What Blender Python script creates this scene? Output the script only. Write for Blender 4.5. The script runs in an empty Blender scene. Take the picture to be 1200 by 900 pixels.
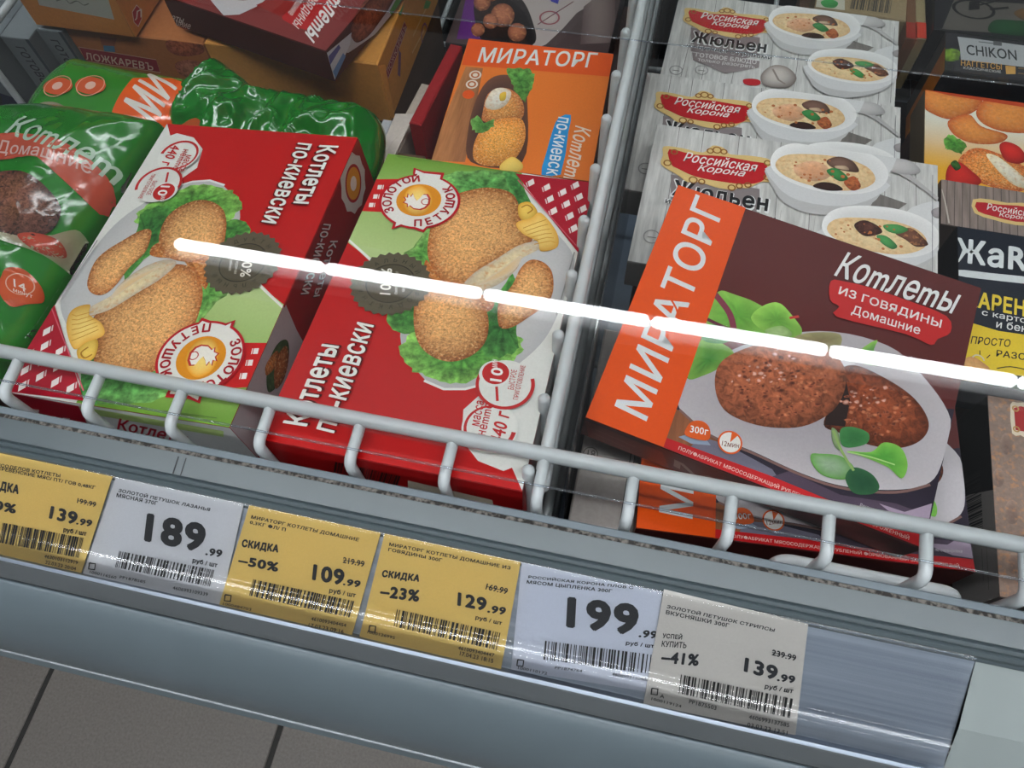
import bpy, math, random
import numpy as np
from mathutils import Vector, Matrix, noise
from mathutils.geometry import tessellate_polygon
random.seed(7)
S = bpy.context.scene
COL = S.collection
# ---------------------------------------------------------------- camera
CAMZ = 1.30
cx = Vector((.97591, .21467, -.03900)); cy = Vector((.17448, -.87521, -.45118)); cz = Vector((-.13099, .43351, -.89158))
cam = bpy.data.cameras.new('camera'); camo = bpy.data.objects.new('camera', cam); COL.objects.link(camo)
camo.matrix_world = Matrix(((cx.x, -cy.x, -cz.x, 0), (cx.y, -cy.y, -cz.y, 0), (cx.z, -cy.z, -cz.z, CAMZ), (0, 0, 0, 1)))
cam.sensor_width = 36; cam.lens = 27.0; cam.clip_start = .01
S.camera = camo
S.view_settings.view_transform = 'Standard'; S.view_settings.look = 'None'
S.view_settings.gamma = 1; S.view_settings.use_curve_mapping = False
S.view_settings.exposure = 0.0
# ---------------------------------------------------------------- world: the soft light of a white-ceilinged shop
W = bpy.data.worlds.new('shop'); S.world = W; W.use_nodes = True
W.node_tree.nodes['Background'].inputs[0].default_value = (.93, .97, 1, 1)
W.node_tree.nodes['Background'].inputs[1].default_value = .19
LAMP = 35.0      # radiance of the tubes
# rows of 0.6 m ceiling tubes: (y, z, x0, count); last two unseen, added to brighten the front
ROWS = [(1.45, 2.90, -1.714, 7), (-0.16, 2.90, -1.7, 7), (-0.34, 2.90, -1.7, 7), (-1.9, 2.90, -1.7, 7)]
# ---------------------------------------------------------------- helpers
def lin(c):
    return c / 12.92 if c <= .04045 else ((c + .055) / 1.055) ** 2.4
def hx(s):
    if not isinstance(s, str): return s
    s = s.lstrip('#')
    return tuple(lin(int(s[i:i + 2], 16) / 255) for i in (0, 2, 4))
def mixc(a, b, t):
    a, b = hx(a), hx(b)
    return tuple(a[i] * (1 - t) + b[i] * t for i in range(3))
def scl(a, k):
    a = hx(a); return tuple(min(.95, max(0, v * k)) for v in a)
CAM = Vector((0, 0, CAMZ))
def ray(x, y):
    return cx * (x - 600) + cy * (y - 450) + cz * 900
def on(x, y, z):                                   # where the sight line meets the level z
    r = ray(x, y); return CAM + r * ((z - CAMZ) / r.z)
def ony(x, y, Y):
    r = ray(x, y); return CAM + r * (Y / r.y)
# materials -----------------------------------------------------------
MATS = {}
def nodes(name):
    m = bpy.data.materials.new(name); m.use_nodes = True; MATS[name] = m
    nt = m.node_tree; b = nt.nodes['Principled BSDF']
    return m, nt, b
def N(nt, t, **k):
    n = nt.nodes.new(t)
    for a, v in k.items():
        if a in n.inputs.keys(): n.inputs[a].default_value = v
        else: setattr(n, a, v)
    return n
def surf(name, col, rough=.5, metal=0, bump=0, bscale=400, var=0, vscale=30, spec=.5, coat=0):
    m, nt, b = nodes(name); L = nt.links.new
    b.inputs['Roughness'].default_value = rough; b.inputs['Metallic'].default_value = metal
    b.inputs['Specular IOR Level'].default_value = spec; b.inputs['Coat Weight'].default_value = coat
    c = hx(col); b.inputs['Base Color'].default_value = (*c, 1)
    tc = N(nt, 'ShaderNodeTexCoord')
    if var:
        n = N(nt, 'ShaderNodeTexNoise', Scale=vscale, Detail=6); L(tc.outputs['Object'], n.inputs['Vector'])
        r = N(nt, 'ShaderNodeMapRange'); r.inputs['From Min'].default_value = .3; r.inputs['From Max'].default_value = .7
        r.inputs['To Min'].default_value = 1 - var; r.inputs['To Max'].default_value = 1 + var; L(n.outputs['Fac'], r.inputs['Value'])
        mx = N(nt, 'ShaderNodeVectorMath', operation='SCALE'); mx.inputs[0].default_value = c
        L(r.outputs['Result'], mx.inputs['Scale']); L(mx.outputs[0], b.inputs['Base Color'])
    if bump:
        n = N(nt, 'ShaderNodeTexNoise', Scale=bscale, Detail=3); L(tc.outputs['Object'], n.inputs['Vector'])
        bp = N(nt, 'ShaderNodeBump', Strength=bump, Distance=.001); L(n.outputs['Fac'], bp.inputs['Height']); L(bp.outputs[0], b.inputs['Normal'])
    return m
def printed(name, rough=.32, tex=None, scale=600, lo=.7, hi=1.3, stretch=None, spec=.16, coat=0, bump=0, bscale=40, warm=None):
    """ink on carton: colour attribute times a procedural grain"""
    m, nt, b = nodes(name); L = nt.links.new
    b.inputs['Roughness'].default_value = rough; b.inputs['Specular IOR Level'].default_value = spec
    b.inputs['Coat Weight'].default_value = coat; b.inputs['Coat Roughness'].default_value = .12
    at = N(nt, 'ShaderNodeAttribute', attribute_name='Col'); out = at.outputs['Color']
    tc = N(nt, 'ShaderNodeTexCoord'); vec = tc.outputs['Object']
    if stretch:
        mp = N(nt, 'ShaderNodeMapping'); mp.inputs['Scale'].default_value = stretch; L(vec, mp.inputs['Vector']); vec = mp.outputs[0]
    if tex:
        n = N(nt, 'ShaderNodeTexNoise', Scale=scale, Detail=5, Roughness=.62); L(vec, n.inputs['Vector']); f = n.outputs['Fac']
        if tex == 'crumb':
            n.inputs['Detail'].default_value = 3
            n.inputs['Distortion'].default_value = .8
        r = N(nt, 'ShaderNodeMapRange'); r.inputs['From Min'].default_value = .34; r.inputs['From Max'].default_value = .66
        r.inputs['To Min'].default_value = lo; r.inputs['To Max'].default_value = hi; L(f, r.inputs['Value'])
        mx = N(nt, 'ShaderNodeVectorMath', operation='SCALE'); L(out, mx.inputs[0]); L(r.outputs['Result'], mx.inputs['Scale']); out = mx.outputs[0]
        if warm:
            n2 = N(nt, 'ShaderNodeTexNoise', Scale=scale * .8, Detail=2); L(vec, n2.inputs['Vector'])
            r2 = N(nt, 'ShaderNodeMapRange'); r2.inputs['From Min'].default_value = .53; r2.inputs['From Max'].default_value = .85
            L(n2.outputs['Fac'], r2.inputs['Value'])
            m2 = N(nt, 'ShaderNodeMix', data_type='RGBA'); L(r2.outputs['Result'], m2.inputs['Factor'])
            L(out, m2.inputs['A']); m2.inputs['B'].default_value = (*hx(warm), 1); out = m2.outputs['Result']
    L(out, b.inputs['Base Color'])
    if bump:
        n3 = N(nt, 'ShaderNodeTexNoise', Scale=bscale, Detail=2); L(tc.outputs['Object'], n3.inputs['Vector'])
        bp = N(nt, 'ShaderNodeBump', Strength=bump, Distance=.002); L(n3.outputs['Fac'], bp.inputs['Height']); L(bp.outputs[0], b.inputs['Normal'])
    return m
printed('print', .34, 'n', 700, .965, 1.035, bump=.05)
printed('crumb', .32, 'crumb', 720, .52, 1.45, warm='#eebf84')
printed('meat', .32, 'crumb', 260, .5, 1.4)
printed('leaf', .32, 'n', 260, .45, 1.2)
printed('cream', .32, 'n', 380, .86, 1.1, warm='#c88a58')
printed('wood', .35, 'n', 260, .72, 1.12, stretch=(1, .09, 1))
printed('cardboard', .6, 'n', 300, .93, 1.06, bump=.06, bscale=120)
printed('film', .16, None, coat=.6, bump=.25, bscale=55, spec=.5)
printed('filmmeat', .2, 'crumb', 420, .4, 1.5, coat=.6, bump=.25, bscale=55, spec=.5)
printed('paper', .45, 'n', 900, .97, 1.02, spec=.3)
surf('white_wire', '#bfc4c6', .28, bump=.06, bscale=300, var=.05, vscale=60)
surf('rim', '#485256', .34, bump=.03, var=.04)
surf('steel_blue', '#5d686e', .33, bump=.03, bscale=500, var=.04, vscale=25)
surf('grey_band', '#54585a', .45, var=.05)
surf('side_panel', '#899190', .45, var=.03)
surf('gasket', '#6a747b', .5, var=.05)
surf('dark', '#15181c', .6)
surf('lip_steel', '#8a9094', .45, metal=.3)
surf('liner', '#5a6878', .35, var=.2, vscale=12)
surf('grout', '#2f2e2c', .9, var=.2, vscale=90)
surf('tile', '#6e6862', .55, bump=.25, bscale=900, var=.16, vscale=260)
surf('lamp_body', '#d8d8d8', .5)
surf('ceiling_paint', '#c8ccd0', .8)
m, nt, b = nodes('dust'); n = N(nt, 'ShaderNodeTexNoise', Scale=420, Detail=6); tc = N(nt, 'ShaderNodeTexCoord'); nt.links.new(tc.outputs['Object'], n.inputs['Vector'])
r = N(nt, 'ShaderNodeValToRGB'); r.color_ramp.elements[0].position = .42; r.color_ramp.elements[0].color = (.02, .018, .016, 1); r.color_ramp.elements[1].position = .62; r.color_ramp.elements[1].color = (.17, .155, .14, 1)
nt.links.new(n.outputs['Fac'], r.inputs['Fac']); nt.links.new(r.outputs['Color'], b.inputs['Base Color']); b.inputs['Roughness'].default_value = .9
# brushed aluminium, streaks run along X
m, nt, b = nodes('aluminium'); L = nt.links.new
tc = N(nt, 'ShaderNodeTexCoord'); mp = N(nt, 'ShaderNodeMapping'); mp.inputs['Scale'].default_value = (3, 260, 260); L(tc.outputs['Object'], mp.inputs['Vector'])
n = N(nt, 'ShaderNodeTexNoise', Scale=1, Detail=5); L(mp.outputs[0], n.inputs['Vector'])
r = N(nt, 'ShaderNodeValToRGB'); r.color_ramp.elements[0].position = .3; r.color_ramp.elements[0].color = (*hx('#929eae'), 1); r.color_ramp.elements[1].position = .7; r.color_ramp.elements[1].color = (*hx('#b2bdca'), 1)
L(n.outputs['Fac'], r.inputs['Fac']); L(r.outputs['Color'], b.inputs['Base Color']); b.inputs['Metallic'].default_value = .7; b.inputs['Roughness'].default_value = .34
bp = N(nt, 'ShaderNodeBump', Strength=.15, Distance=.001); L(n.outputs['Fac'], bp.inputs['Height']); L(bp.outputs[0], b.inputs['Normal'])
m, nt, b = nodes('tube'); nt.nodes.remove(b); e = N(nt, 'ShaderNodeEmission'); e.inputs['Color'].default_value = (.93, .97, 1, 1); e.inputs['Strength'].default_value = LAMP
nt.links.new(e.outputs[0], nt.nodes['Material Output'].inputs['Surface'])
def clear(name, ior, rough=.02, tint=(1, 1, 1), scratch=0, haze=0, k=1):
    """thin clear sheet: see-through with a Fresnel mirror and a little dust"""
    m, nt, b = nodes(name); nt.nodes.remove(b); L = nt.links.new
    tr = N(nt, 'ShaderNodeBsdfTransparent'); tr.inputs[0].default_value = (*tint, 1)
    gl = N(nt, 'ShaderNodeBsdfGlossy'); gl.inputs['Roughness'].default_value = rough
    fr = N(nt, 'ShaderNodeFresnel'); fr.inputs['IOR'].default_value = ior
    ml = N(nt, 'ShaderNodeMath', operation='MULTIPLY'); ml.inputs[1].default_value = k; L(fr.outputs[0], ml.inputs[0])
    mx = N(nt, 'ShaderNodeMixShader'); L(ml.outputs[0], mx.inputs[0]); L(tr.outputs[0], mx.inputs[1]); L(gl.outputs[0], mx.inputs[2])
    out = mx.outputs[0]
    if haze:
        df = N(nt, 'ShaderNodeBsdfDiffuse'); df.inputs[0].default_value = (.8, .82, .85, 1)
        m2 = N(nt, 'ShaderNodeMixShader'); m2.inputs[0].default_value = haze
        if scratch:
            tc = N(nt, 'ShaderNodeTexCoord'); n = N(nt, 'ShaderNodeTexNoise', Scale=9, Detail=8); L(tc.outputs['Object'], n.inputs['Vector'])
            rr = N(nt, 'ShaderNodeMapRange'); rr.inputs['From Min'].default_value = .4; rr.inputs['From Max'].default_value = .75; rr.inputs['To Min'].default_value = haze * .5; rr.inputs['To Max'].default_value = haze + scratch
            L(n.outputs['Fac'], rr.inputs['Value']); L(rr.outputs[0], m2.inputs[0])
        L(out, m2.inputs[1]); L(df.outputs[0], m2.inputs[2]); out = m2.outputs[0]
    L(out, nt.nodes['Material Output'].inputs['Surface'])
    return m
clear('glass', 1.5, .012, (.97, .985, .98), scratch=.006, haze=.0015, k=1.0)
clear('clear_plastic', 1.62, .12, (.97, .97, .97), k=1.0, haze=.01)
surf('clear_edge', '#dfe6e4', .15)
clear('acrylic', 1.45, .05, (.85, .88, .92), haze=.03)
# objects ---------------------------------------------------------------
ROOTLOC = {}
def thing(name, label, cat, loc=(0, 0, 0), group=None, kind=None):
    o = bpy.data.objects.new(name, None); COL.objects.link(o); o.location = loc; o.empty_display_size = .02
    if label: o['label'] = label
    if cat: o['category'] = cat
    if group: o['group'] = group
    if kind: o['kind'] = kind
    ROOTLOC[o.name] = Vector(loc)
    return o
def link(name, me, parent=None, mats=None, smooth=False, label=None):
    """mesh is given in world coordinates; it is moved into its thing's own frame"""
    o = bpy.data.objects.new(name, me); COL.objects.link(o)
    if parent:
        base = ROOTLOC[parent.name]; me.transform(Matrix.Translation(-base)); o.parent = parent; ROOTLOC[o.name] = base
    else: ROOTLOC[o.name] = Vector((0, 0, 0))
    for m in (mats or []): me.materials.append(MATS[m])
    if smooth:
        me.polygons.foreach_set('use_smooth', [True] * len(me.polygons))
    if label: o['label'] = label
    return o
def tag(o, label, cat, group=None):
    o['label'] = label; o['category'] = cat
    if group: o['group'] = group
    return o
def mesh(vs, fs, cols=None, mi=None):
    me = bpy.data.meshes.new('m'); me.from_pydata([tuple(v) for v in vs], [], fs)
    if cols is not None:
        a = me.color_attributes.new('Col', 'FLOAT_COLOR', 'POINT'); a.data.foreach_set('color', [c for q in cols for c in (*q, 1)])
    if mi is not None: me.polygons.foreach_set('material_index', mi)
    me.update(); return me
def tube(pts, r, n=10, closed=False, bend=0):
    P = [Vector(p) for p in pts]
    if bend:
        Q = [P[0]]
        for i in range(1, len(P) - 1):
            a, b_, c = P[i - 1], P[i], P[i + 1]; d1 = (a - b_); d2 = (c - b_)
            k = min(bend, d1.length * .45, d2.length * .45); s = b_ + d1.normalized() * k; e = b_ + d2.normalized() * k
            for j in range(7):
                t = j / 6; Q.append(s * (1 - t) ** 2 + b_ * 2 * t * (1 - t) + e * t * t)
        Q.append(P[-1]); P = Q
    vs, fs = [], []; up = None
    for i, p in enumerate(P):
        d = (P[min(i + 1, len(P) - 1)] - P[max(i - 1, 0)]).normalized()
        if up is None:
            up = Vector((0, 0, 1)) if abs(d.z) < .9 else Vector((1, 0, 0))
        a = (up - d * up.dot(d)).normalized(); up = a; b_ = d.cross(a)
        for k in range(n):
            t = 2 * math.pi * k / n; vs.append(p + (a * math.cos(t) + b_ * math.sin(t)) * r)
    for i in range(len(P) - 1):
        for k in range(n):
            fs.append((i * n + k, i * n + (k + 1) % n, (i + 1) * n + (k + 1) % n, (i + 1) * n + k))
    # rounded ends
    for i, s in ((0, -1), (len(P) - 1, 1)):
        d = (P[1] - P[0]).normalized() if i == 0 else (P[-1] - P[-2]).normalized()
        base = len(vs)
        for k in range(n): vs.append(P[i] + (vs[i * n + k] - P[i]) * .7 + d * s * r * .5)
        vs.append(P[i] + d * s * r * .7)
        for k in range(n):
            q = (i * n + k, base + k, base + (k + 1) % n, i * n + (k + 1) % n)
            fs.append(q if s < 0 else q[::-1])
            q = (base + k, base + n, base + (k + 1) % n); fs.append(q if s < 0 else q[::-1])
    return vs, fs
def extrude(prof, x0, x1, close=False):
    """profile of (y, z) points swept along X"""
    vs = [(x0, y, z) for y, z in prof] + [(x1, y, z) for y, z in prof]; n = len(prof)
    fs = [(i, i + 1, n + i + 1, n + i)[::-1] for i in range(n - 1)]
    if close: fs += [(n - 1, 0, n, 2 * n - 1), tuple(range(n))[::-1], tuple(range(n, 2 * n))]
    return mesh(vs, fs)
def cuboid(a, b):
    (x0, y0, z0), (x1, y1, z1) = a, b
    vs = [(x, y, z) for z in (z0, z1) for y in (y0, y1) for x in (x0, x1)]
    return mesh(vs, [(0, 2, 3, 1), (4, 5, 7, 6), (0, 1, 5, 4), (2, 6, 7, 3), (0, 4, 6, 2), (1, 3, 7, 5)])
def catmull(pts, n=6):
    P = [Vector((p[0], p[1])) for p in pts]; out = []; m = len(P)
    for i in range(m):
        a, b_, c, d = P[i - 1], P[i], P[(i + 1) % m], P[(i + 2) % m]
        for j in range(n):
            t = j / n
            out.append(.5 * ((2 * b_) + (c - a) * t + (2 * a - 5 * b_ + 4 * c - d) * t * t + (3 * b_ - a - 3 * c + d) * t ** 3))
    return out
# ---------------------------------------------------------------- faces that carry print
class Face:
    """a rectangle in space: O is its lower left corner seen upright"""
    def __init__(s, O, X, Y, root=None, step=.000016):
        s.O = Vector(O); X = Vector(X) - s.O; Y = Vector(Y) - s.O
        s.w = X.length; s.h = Y.length; s.ex = X.normalized(); Y = Y - s.ex * Y.dot(s.ex); s.ey = Y.normalized()
        s.n = s.ex.cross(s.ey); s.k = 1; s.root = root; s.parts = {}; s.step = step; s.hf = None; s.base = 0
    def uv(s, x, y):
        r = ray(x, y); t = (s.O - CAM).dot(s.n) / r.dot(s.n); p = CAM + r * t - s.O
        return Vector((p.dot(s.ex), p.dot(s.ey)))
    def pos(s, u, v, off):
        p = s.O + s.ex * u + s.ey * v + s.n * off
        if s.hf: p += s.n * s.hf(u, v)
        return p
    def clipped(s, v):
        return v
    def add(s, part, vs2, fs, cols, mat, dk=1):
        if s.hf:
            vs2 = [Vector((v[0], v[1])) for v in vs2]; cols = list(cols); out = []
            st = [(f[0], f[i], f[i + 1]) for f in fs for i in range(1, len(f) - 1)]
            while st:
                a, b_, c = st.pop(); L = [((vs2[a] - vs2[b_]).length, a, b_, c), ((vs2[b_] - vs2[c]).length, b_, c, a), ((vs2[c] - vs2[a]).length, c, a, b_)]
                l, p, q, r = max(L)
                if l > .0032:
                    vs2.append((vs2[p] + vs2[q]) / 2); cols.append(tuple((cols[p][i] + cols[q][i]) / 2 for i in range(3))); m_ = len(vs2) - 1; st += [(p, m_, r), (m_, q, r)]
                else: out.append((p, q, r))
            fs = out
        d = s.parts.setdefault(part, dict(v=[], f=[], c=[], m=[], mats=[]))
        if mat not in d['mats']: d['mats'].append(mat)
        mi = d['mats'].index(mat); b0 = len(d['v']); off = s.base + s.k * s.step; s.k += dk
        d['v'] += [s.pos(v[0], v[1], off) for v in vs2]; d['c'] += cols
        for f in fs:
            f = tuple(b0 + i for i in f); d['f'].append(f); d['m'].append(mi)
    def flush(s, root=None, labels=None):
        for name, d in s.parts.items():
            me = mesh(d['v'], d['f'], d['c'], d['m'])
            link(name, me, root or s.root, d['mats'], label=(labels or {}).get(name))
        s.parts = {}
class Draw:
    """draws on a face; points are turned into face coordinates by the map P"""
    def __init__(s, face, P=None, part='front_print', mat='print', clip=True):
        s.f = face; s.P = P or face.uv; s.part = part; s.mat = mat; s.clip = clip
    def pt(s, p):
        return p if isinstance(p, Vector) else s.P(*p)
    def cl(s, v):
        if not s.clip: return v
        e = .0002
        return Vector((min(max(v[0], e), s.f.w - e), min(max(v[1], e), s.f.h - e)))
    def poly(s, pts, col, mat=None, part=None, smooth=0):
        Q = [s.pt(p) for p in pts]
        if smooth: Q = catmull(Q, smooth)
        a = sum(Q[i - 1].x * Q[i].y - Q[i].x * Q[i - 1].y for i in range(len(Q)))
        cols = [hx(c) for c in col] if isinstance(col, list) else [hx(col)] * len(Q)
        if a < 0: Q.reverse(); cols = cols[::-1]
        s.f.add(part or s.part, [s.cl(q) for q in Q], [tuple(range(len(Q)))], cols, mat or s.mat)
    def grid(s, quad, cf, nx=8, ny=8, mat=None, part=None):
        """quad TL,TR,BR,BL; colour function of (u,v), v down"""
        a, b_, c, d = [s.pt(p) for p in quad]; vs = []; cols = []
        for j in range(ny + 1):
            for i in range(nx + 1):
                u, v = i / nx, j / ny
                vs.append(s.cl((a * (1 - u) + b_ * u) * (1 - v) + (d * (1 - u) + c * u) * v)); cols.append(hx(cf(u, v)))
        s.f.add(part or s.part, vs, [(j * (nx + 1) + i, (j + 1) * (nx + 1) + i, (j + 1) * (nx + 1) + i + 1, j * (nx + 1) + i + 1) for j in range(ny) for i in range(nx)], cols, mat or s.mat)
    def patch(s, pts, c0, c1, light=(-.4, .6), k=.35, rings=7, mat=None, part=None, smooth=5, frill=0, power=2.2, seed=0, vein=0, cen=None, dk=1):
        Q = [s.pt(p) for p in pts]; Q = catmull(Q, smooth) if smooth else Q
        a = sum(Q[i - 1].x * Q[i].y - Q[i].x * Q[i - 1].y for i in range(len(Q)))
        if a < 0: Q.reverse()
        c = sum(Q, Vector((0, 0))) / len(Q)
        if cen: c = s.pt(cen)
        n = len(Q); R = max((q - c).length for q in Q); Ld = Vector(light).normalized()
        if frill:
            Q = [c + (q - c) * (1 + frill * noise.noise(Vector((i * .9, seed, 3.1)))) for i, q in enumerate(Q)]
        vs = [s.cl(c)]; cols = [hx(c0)]; fs = []
        for r in range(1, rings + 1):
            t = r / rings
            for i, q in enumerate(Q):
                p = c + (q - c) * t; vs.append(s.cl(p))
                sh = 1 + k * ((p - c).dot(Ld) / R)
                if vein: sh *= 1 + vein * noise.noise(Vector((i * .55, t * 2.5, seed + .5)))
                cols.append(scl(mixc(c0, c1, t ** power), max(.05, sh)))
        for i in range(n): fs.append((0, 1 + i, 1 + (i + 1) % n))
        for r in range(rings - 1):
            for i in range(n):
                A = 1 + r * n + i; B = 1 + r * n + (i + 1) % n; fs.append((A, A + n, B + n, B))
        s.f.add(part or s.part, vs, fs, cols, mat or s.mat, dk)
    def disc(s, c, r, col, part=None, mat=None, n=36, squash=1, star=0, teeth=0):
        """r is a length in the drawing's own units, c a point"""
        u = s.um(c); c = s.pt(c); R = r * u; vs = []
        for i in range(n):
            t = 2 * math.pi * i / n; q = R * (1 + (star if i % 2 else 0)); vs.append(s.cl(c + Vector((math.cos(t) * q, math.sin(t) * q * squash))))
        s.f.add(part or s.part, vs, [tuple(range(n))], [hx(col)] * n, mat or s.mat)
    def um(s, c):
        if isinstance(c, Vector): return s.unit
        p = s.P(*c); return ((s.P(c[0] + 10, c[1]) - p).length + (s.P(c[0], c[1] + 10) - p).length) / 20
    unit = .00045
    def ring(s, c, r, w, col, a0=0, a1=360, part=None, n=40, squash=1, taper=0):
        u = s.um(c); c = s.pt(c); R = r * u; ww = w * u; vs = []; fs = []
        for i in range(n + 1):
            t = math.radians(a0 + (a1 - a0) * i / n); d = Vector((math.cos(t), math.sin(t) * squash)); wi = ww * (1 - taper * i / n)
            vs += [c + d * (R - wi / 2), c + d * (R + wi / 2)]
        for i in range(n): fs.append((2 * i, 2 * i + 1, 2 * i + 3, 2 * i + 2))
        s.f.add(part or s.part, [s.cl(v) for v in vs], fs, [hx(col)] * len(vs), s.mat)
    def line(s, pts, w, col, part=None, mat=None, smooth=0):
        u = s.um(pts[0]); Q = [s.pt(p) for p in pts]
        if smooth:
            C = []
            for i in range(len(Q) - 1):
                a, b_, c, d = Q[max(i - 1, 0)], Q[i], Q[i + 1], Q[min(i + 2, len(Q) - 1)]
                for j in range(smooth):
                    t = j / smooth; C.append(.5 * ((2 * b_) + (c - a) * t + (2 * a - 5 * b_ + 4 * c - d) * t * t + (3 * b_ - a - 3 * c + d) * t ** 3))
            Q = C + [Q[-1]]
        vs = []; ww = w * u / 2
        for i, q in enumerate(Q):
            d = (Q[min(i + 1, len(Q) - 1)] - Q[max(i - 1, 0)]).normalized(); nn = Vector((-d.y, d.x)); vs += [s.cl(q - nn * ww), s.cl(q + nn * ww)]
        s.f.add(part or s.part, vs, [(2 * i, 2 * i + 2, 2 * i + 3, 2 * i + 1) for i in range(len(Q) - 1)], [hx(col)] * len(vs), mat or s.mat)
    def text(s, st, p0, p1, p2, col, bold=0, part='lettering', shadow=None, mat=None, cond=0):
        """p0 lower left, p1 lower right, p2 upper left corner of the word"""
        vs, fs, (w, h) = glyphs(st, bold); a, b_, c = s.pt(p0), s.pt(p1), s.pt(p2)
        r_ = bold * h * 1.15; r_ = min(r_, w * .2, h * .2)
        copies = [vs]
        if r_:                                     # heavier strokes: copies of the word stepped round a small circle
            m_ = 8 if bold > .025 else 4
            copies = [[(v[0] + r_ + math.cos(t) * r_, v[1] + r_ + math.sin(t) * r_) for v in vs] for t in [2 * math.pi * (j + .5) / m_ for j in range(m_)]]
            w, h = w + 2 * r_, h + 2 * r_
        e1 = (b_ - a) / w; e2 = (c - a) / h
        if e1.x * e2.y - e1.y * e2.x < 0: fs = [f[::-1] for f in fs]
        if shadow:
            d = (c - a) * -.09 + (b_ - a).normalized() * (c - a).length * .06
            for vs in copies: s.f.add(part, [s.cl(a + e1 * v[0] + e2 * v[1] + d) for v in vs], fs, [hx(shadow)] * len(vs), mat or s.mat, .25)
        for vs in copies: s.f.add(part, [s.cl(a + e1 * v[0] + e2 * v[1]) for v in vs], fs, [hx(col)] * len(vs), mat or s.mat, .25)
        s.f.k += 1
    def arctext(s, st, c, r, size, a0, a1, col, inward=False, bold=.02, part='lettering'):
        """letters on a circle from angle a0 to a1 (degrees)"""
        u = s.um(c); c = s.pt(c); R = r * u; sz = size * u
        for i, ch in enumerate(st):
            a = math.radians(a0 + (a1 - a0) * (i / (len(st) - 1))); d = Vector((math.cos(a), math.sin(a)))
            upv = -d if inward else d; rt = Vector((upv.y, -upv.x)); vs, fs, (w, h) = glyphs(ch, bold)
            m_ = c + d * R; k = sz / .72
            for q in range(4 if bold else 1):
                o_ = Vector((math.cos(q * 1.571), math.sin(q * 1.571))) * (bold * sz * 1.4)
                s.f.add(part, [s.cl(m_ + o_ + rt * ((v[0] - w / 2) * k) + upv * ((v[1] - h / 2) * k)) for v in vs], fs, [hx(col)] * len(vs), s.mat, .25)
    def bars(s, p0, p1, p2, col='#161616', n=34, part='barcode', seed=1):
        """bar code: p0 lower left, p1 lower right, p2 upper left"""
        a, b_, c = s.pt(p0), s.pt(p1), s.pt(p2); rnd = random.Random(seed); t = 0; vs = []; fs = []
        ws = [rnd.choice((1, 1, 2, 3)) for _ in range(2 * n)]; T = sum(ws); e = b_ - a; f = c - a; fl = e.x * f.y - e.y * f.x < 0
        for i, w in enumerate(ws):
            if i % 2 == 0:
                k = len(vs); q0 = a + e * (t / T); q1 = a + e * ((t + w) / T); vs += [q0, q1, q1 + f, q0 + f]
                fs.append((k + 3, k + 2, k + 1, k) if fl else (k, k + 1, k + 2, k + 3))
            t += w
        s.f.add(part, [s.cl(v) for v in vs], fs, [hx(col)] * len(vs), s.mat)
_G = {}
def _raw(st):
    """letter outlines, each filled on its own with the holes it holds (letters made of overlapping strokes stay whole)"""
    c = bpy.data.curves.new('t', 'FONT'); c.body = st; c.resolution_u = 3; c.fill_mode = 'NONE'
    o = bpy.data.objects.new('t', c); me = bpy.data.meshes.new_from_object(o)
    co = [(q.co.x, q.co.y) for q in me.vertices]; nb = {}
    for e in me.edges:
        a, b_ = e.vertices; nb.setdefault(a, []).append(b_); nb.setdefault(b_, []).append(a)
    if st in 'ьыъЬЫЪ':                              # the bowl's outline runs a hair inside the stem: snap it to the stem's edge
        sx = sorted({round(co[e.vertices[0]][0], 3) for e in me.edges if abs(co[e.vertices[0]][0] - co[e.vertices[1]][0]) < .002 and abs(co[e.vertices[0]][1] - co[e.vertices[1]][1]) > .4})
        if len(sx) > 1: co = [(sx[1] + .001, p[1]) if sx[1] - .045 < p[0] < sx[1] - .003 else p for p in co]
    bpy.data.objects.remove(o); bpy.data.curves.remove(c); bpy.data.meshes.remove(me)
    seen, loops = set(), []
    for s0 in range(len(co)):
        if s0 in seen or s0 not in nb: continue
        lp = [s0]; seen.add(s0); cur = s0
        while True:
            nx = [k for k in nb[cur] if k not in seen]
            if cur == s0 and len(nx) > 1: nx = [max(nx) if s0 + 1 not in nx else s0 + 1]
            if not nx: break
            cur = nx[0]; seen.add(cur); lp.append(cur)
        if len(lp) > 2: loops.append([co[k] for k in lp])
    if not loops: return [], []
    ar = lambda L: sum(L[i - 1][0] * L[i][1] - L[i][0] * L[i - 1][1] for i in range(len(L)))
    sg = 1 if ar(max(loops, key=lambda L: abs(ar(L)))) > 0 else -1
    V, F = [], []
    for L in loops:
        if ar(L) * sg < 0: continue
        g = [L] + [H_ for H_ in loops if ar(H_) * sg < 0 and inside(H_[0], L)]
        n = len(V); V += [p for q in g for p in q]
        F += [tuple(n + i for i in t) for t in tessellate_polygon([[Vector((p[0], p[1], 0)) for p in q] for q in g])]
    return V, F
def _char(ch):
    """one letter and its advance"""
    if ('c', ch) not in _G:
        def w(t):
            c = bpy.data.curves.new('t', 'FONT'); c.body = t; c.fill_mode = 'NONE'; o = bpy.data.objects.new('t', c); me = bpy.data.meshes.new_from_object(o)
            xs_ = [q.co.x for q in me.vertices]; bpy.data.objects.remove(o); bpy.data.curves.remove(c); bpy.data.meshes.remove(me); return max(xs_) - min(xs_)
        adv = w('|' + ch + '|') - w('||'); v, f = _raw(ch); f2 = []
        for p in f:
            ar = sum(v[p[i - 1]][0] * v[p[i]][1] - v[p[i]][0] * v[p[i - 1]][1] for i in range(len(p))); f2.append(p if ar > 0 else p[::-1])
        _G[('c', ch)] = (v, f2, adv)
    return _G[('c', ch)]
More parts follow.
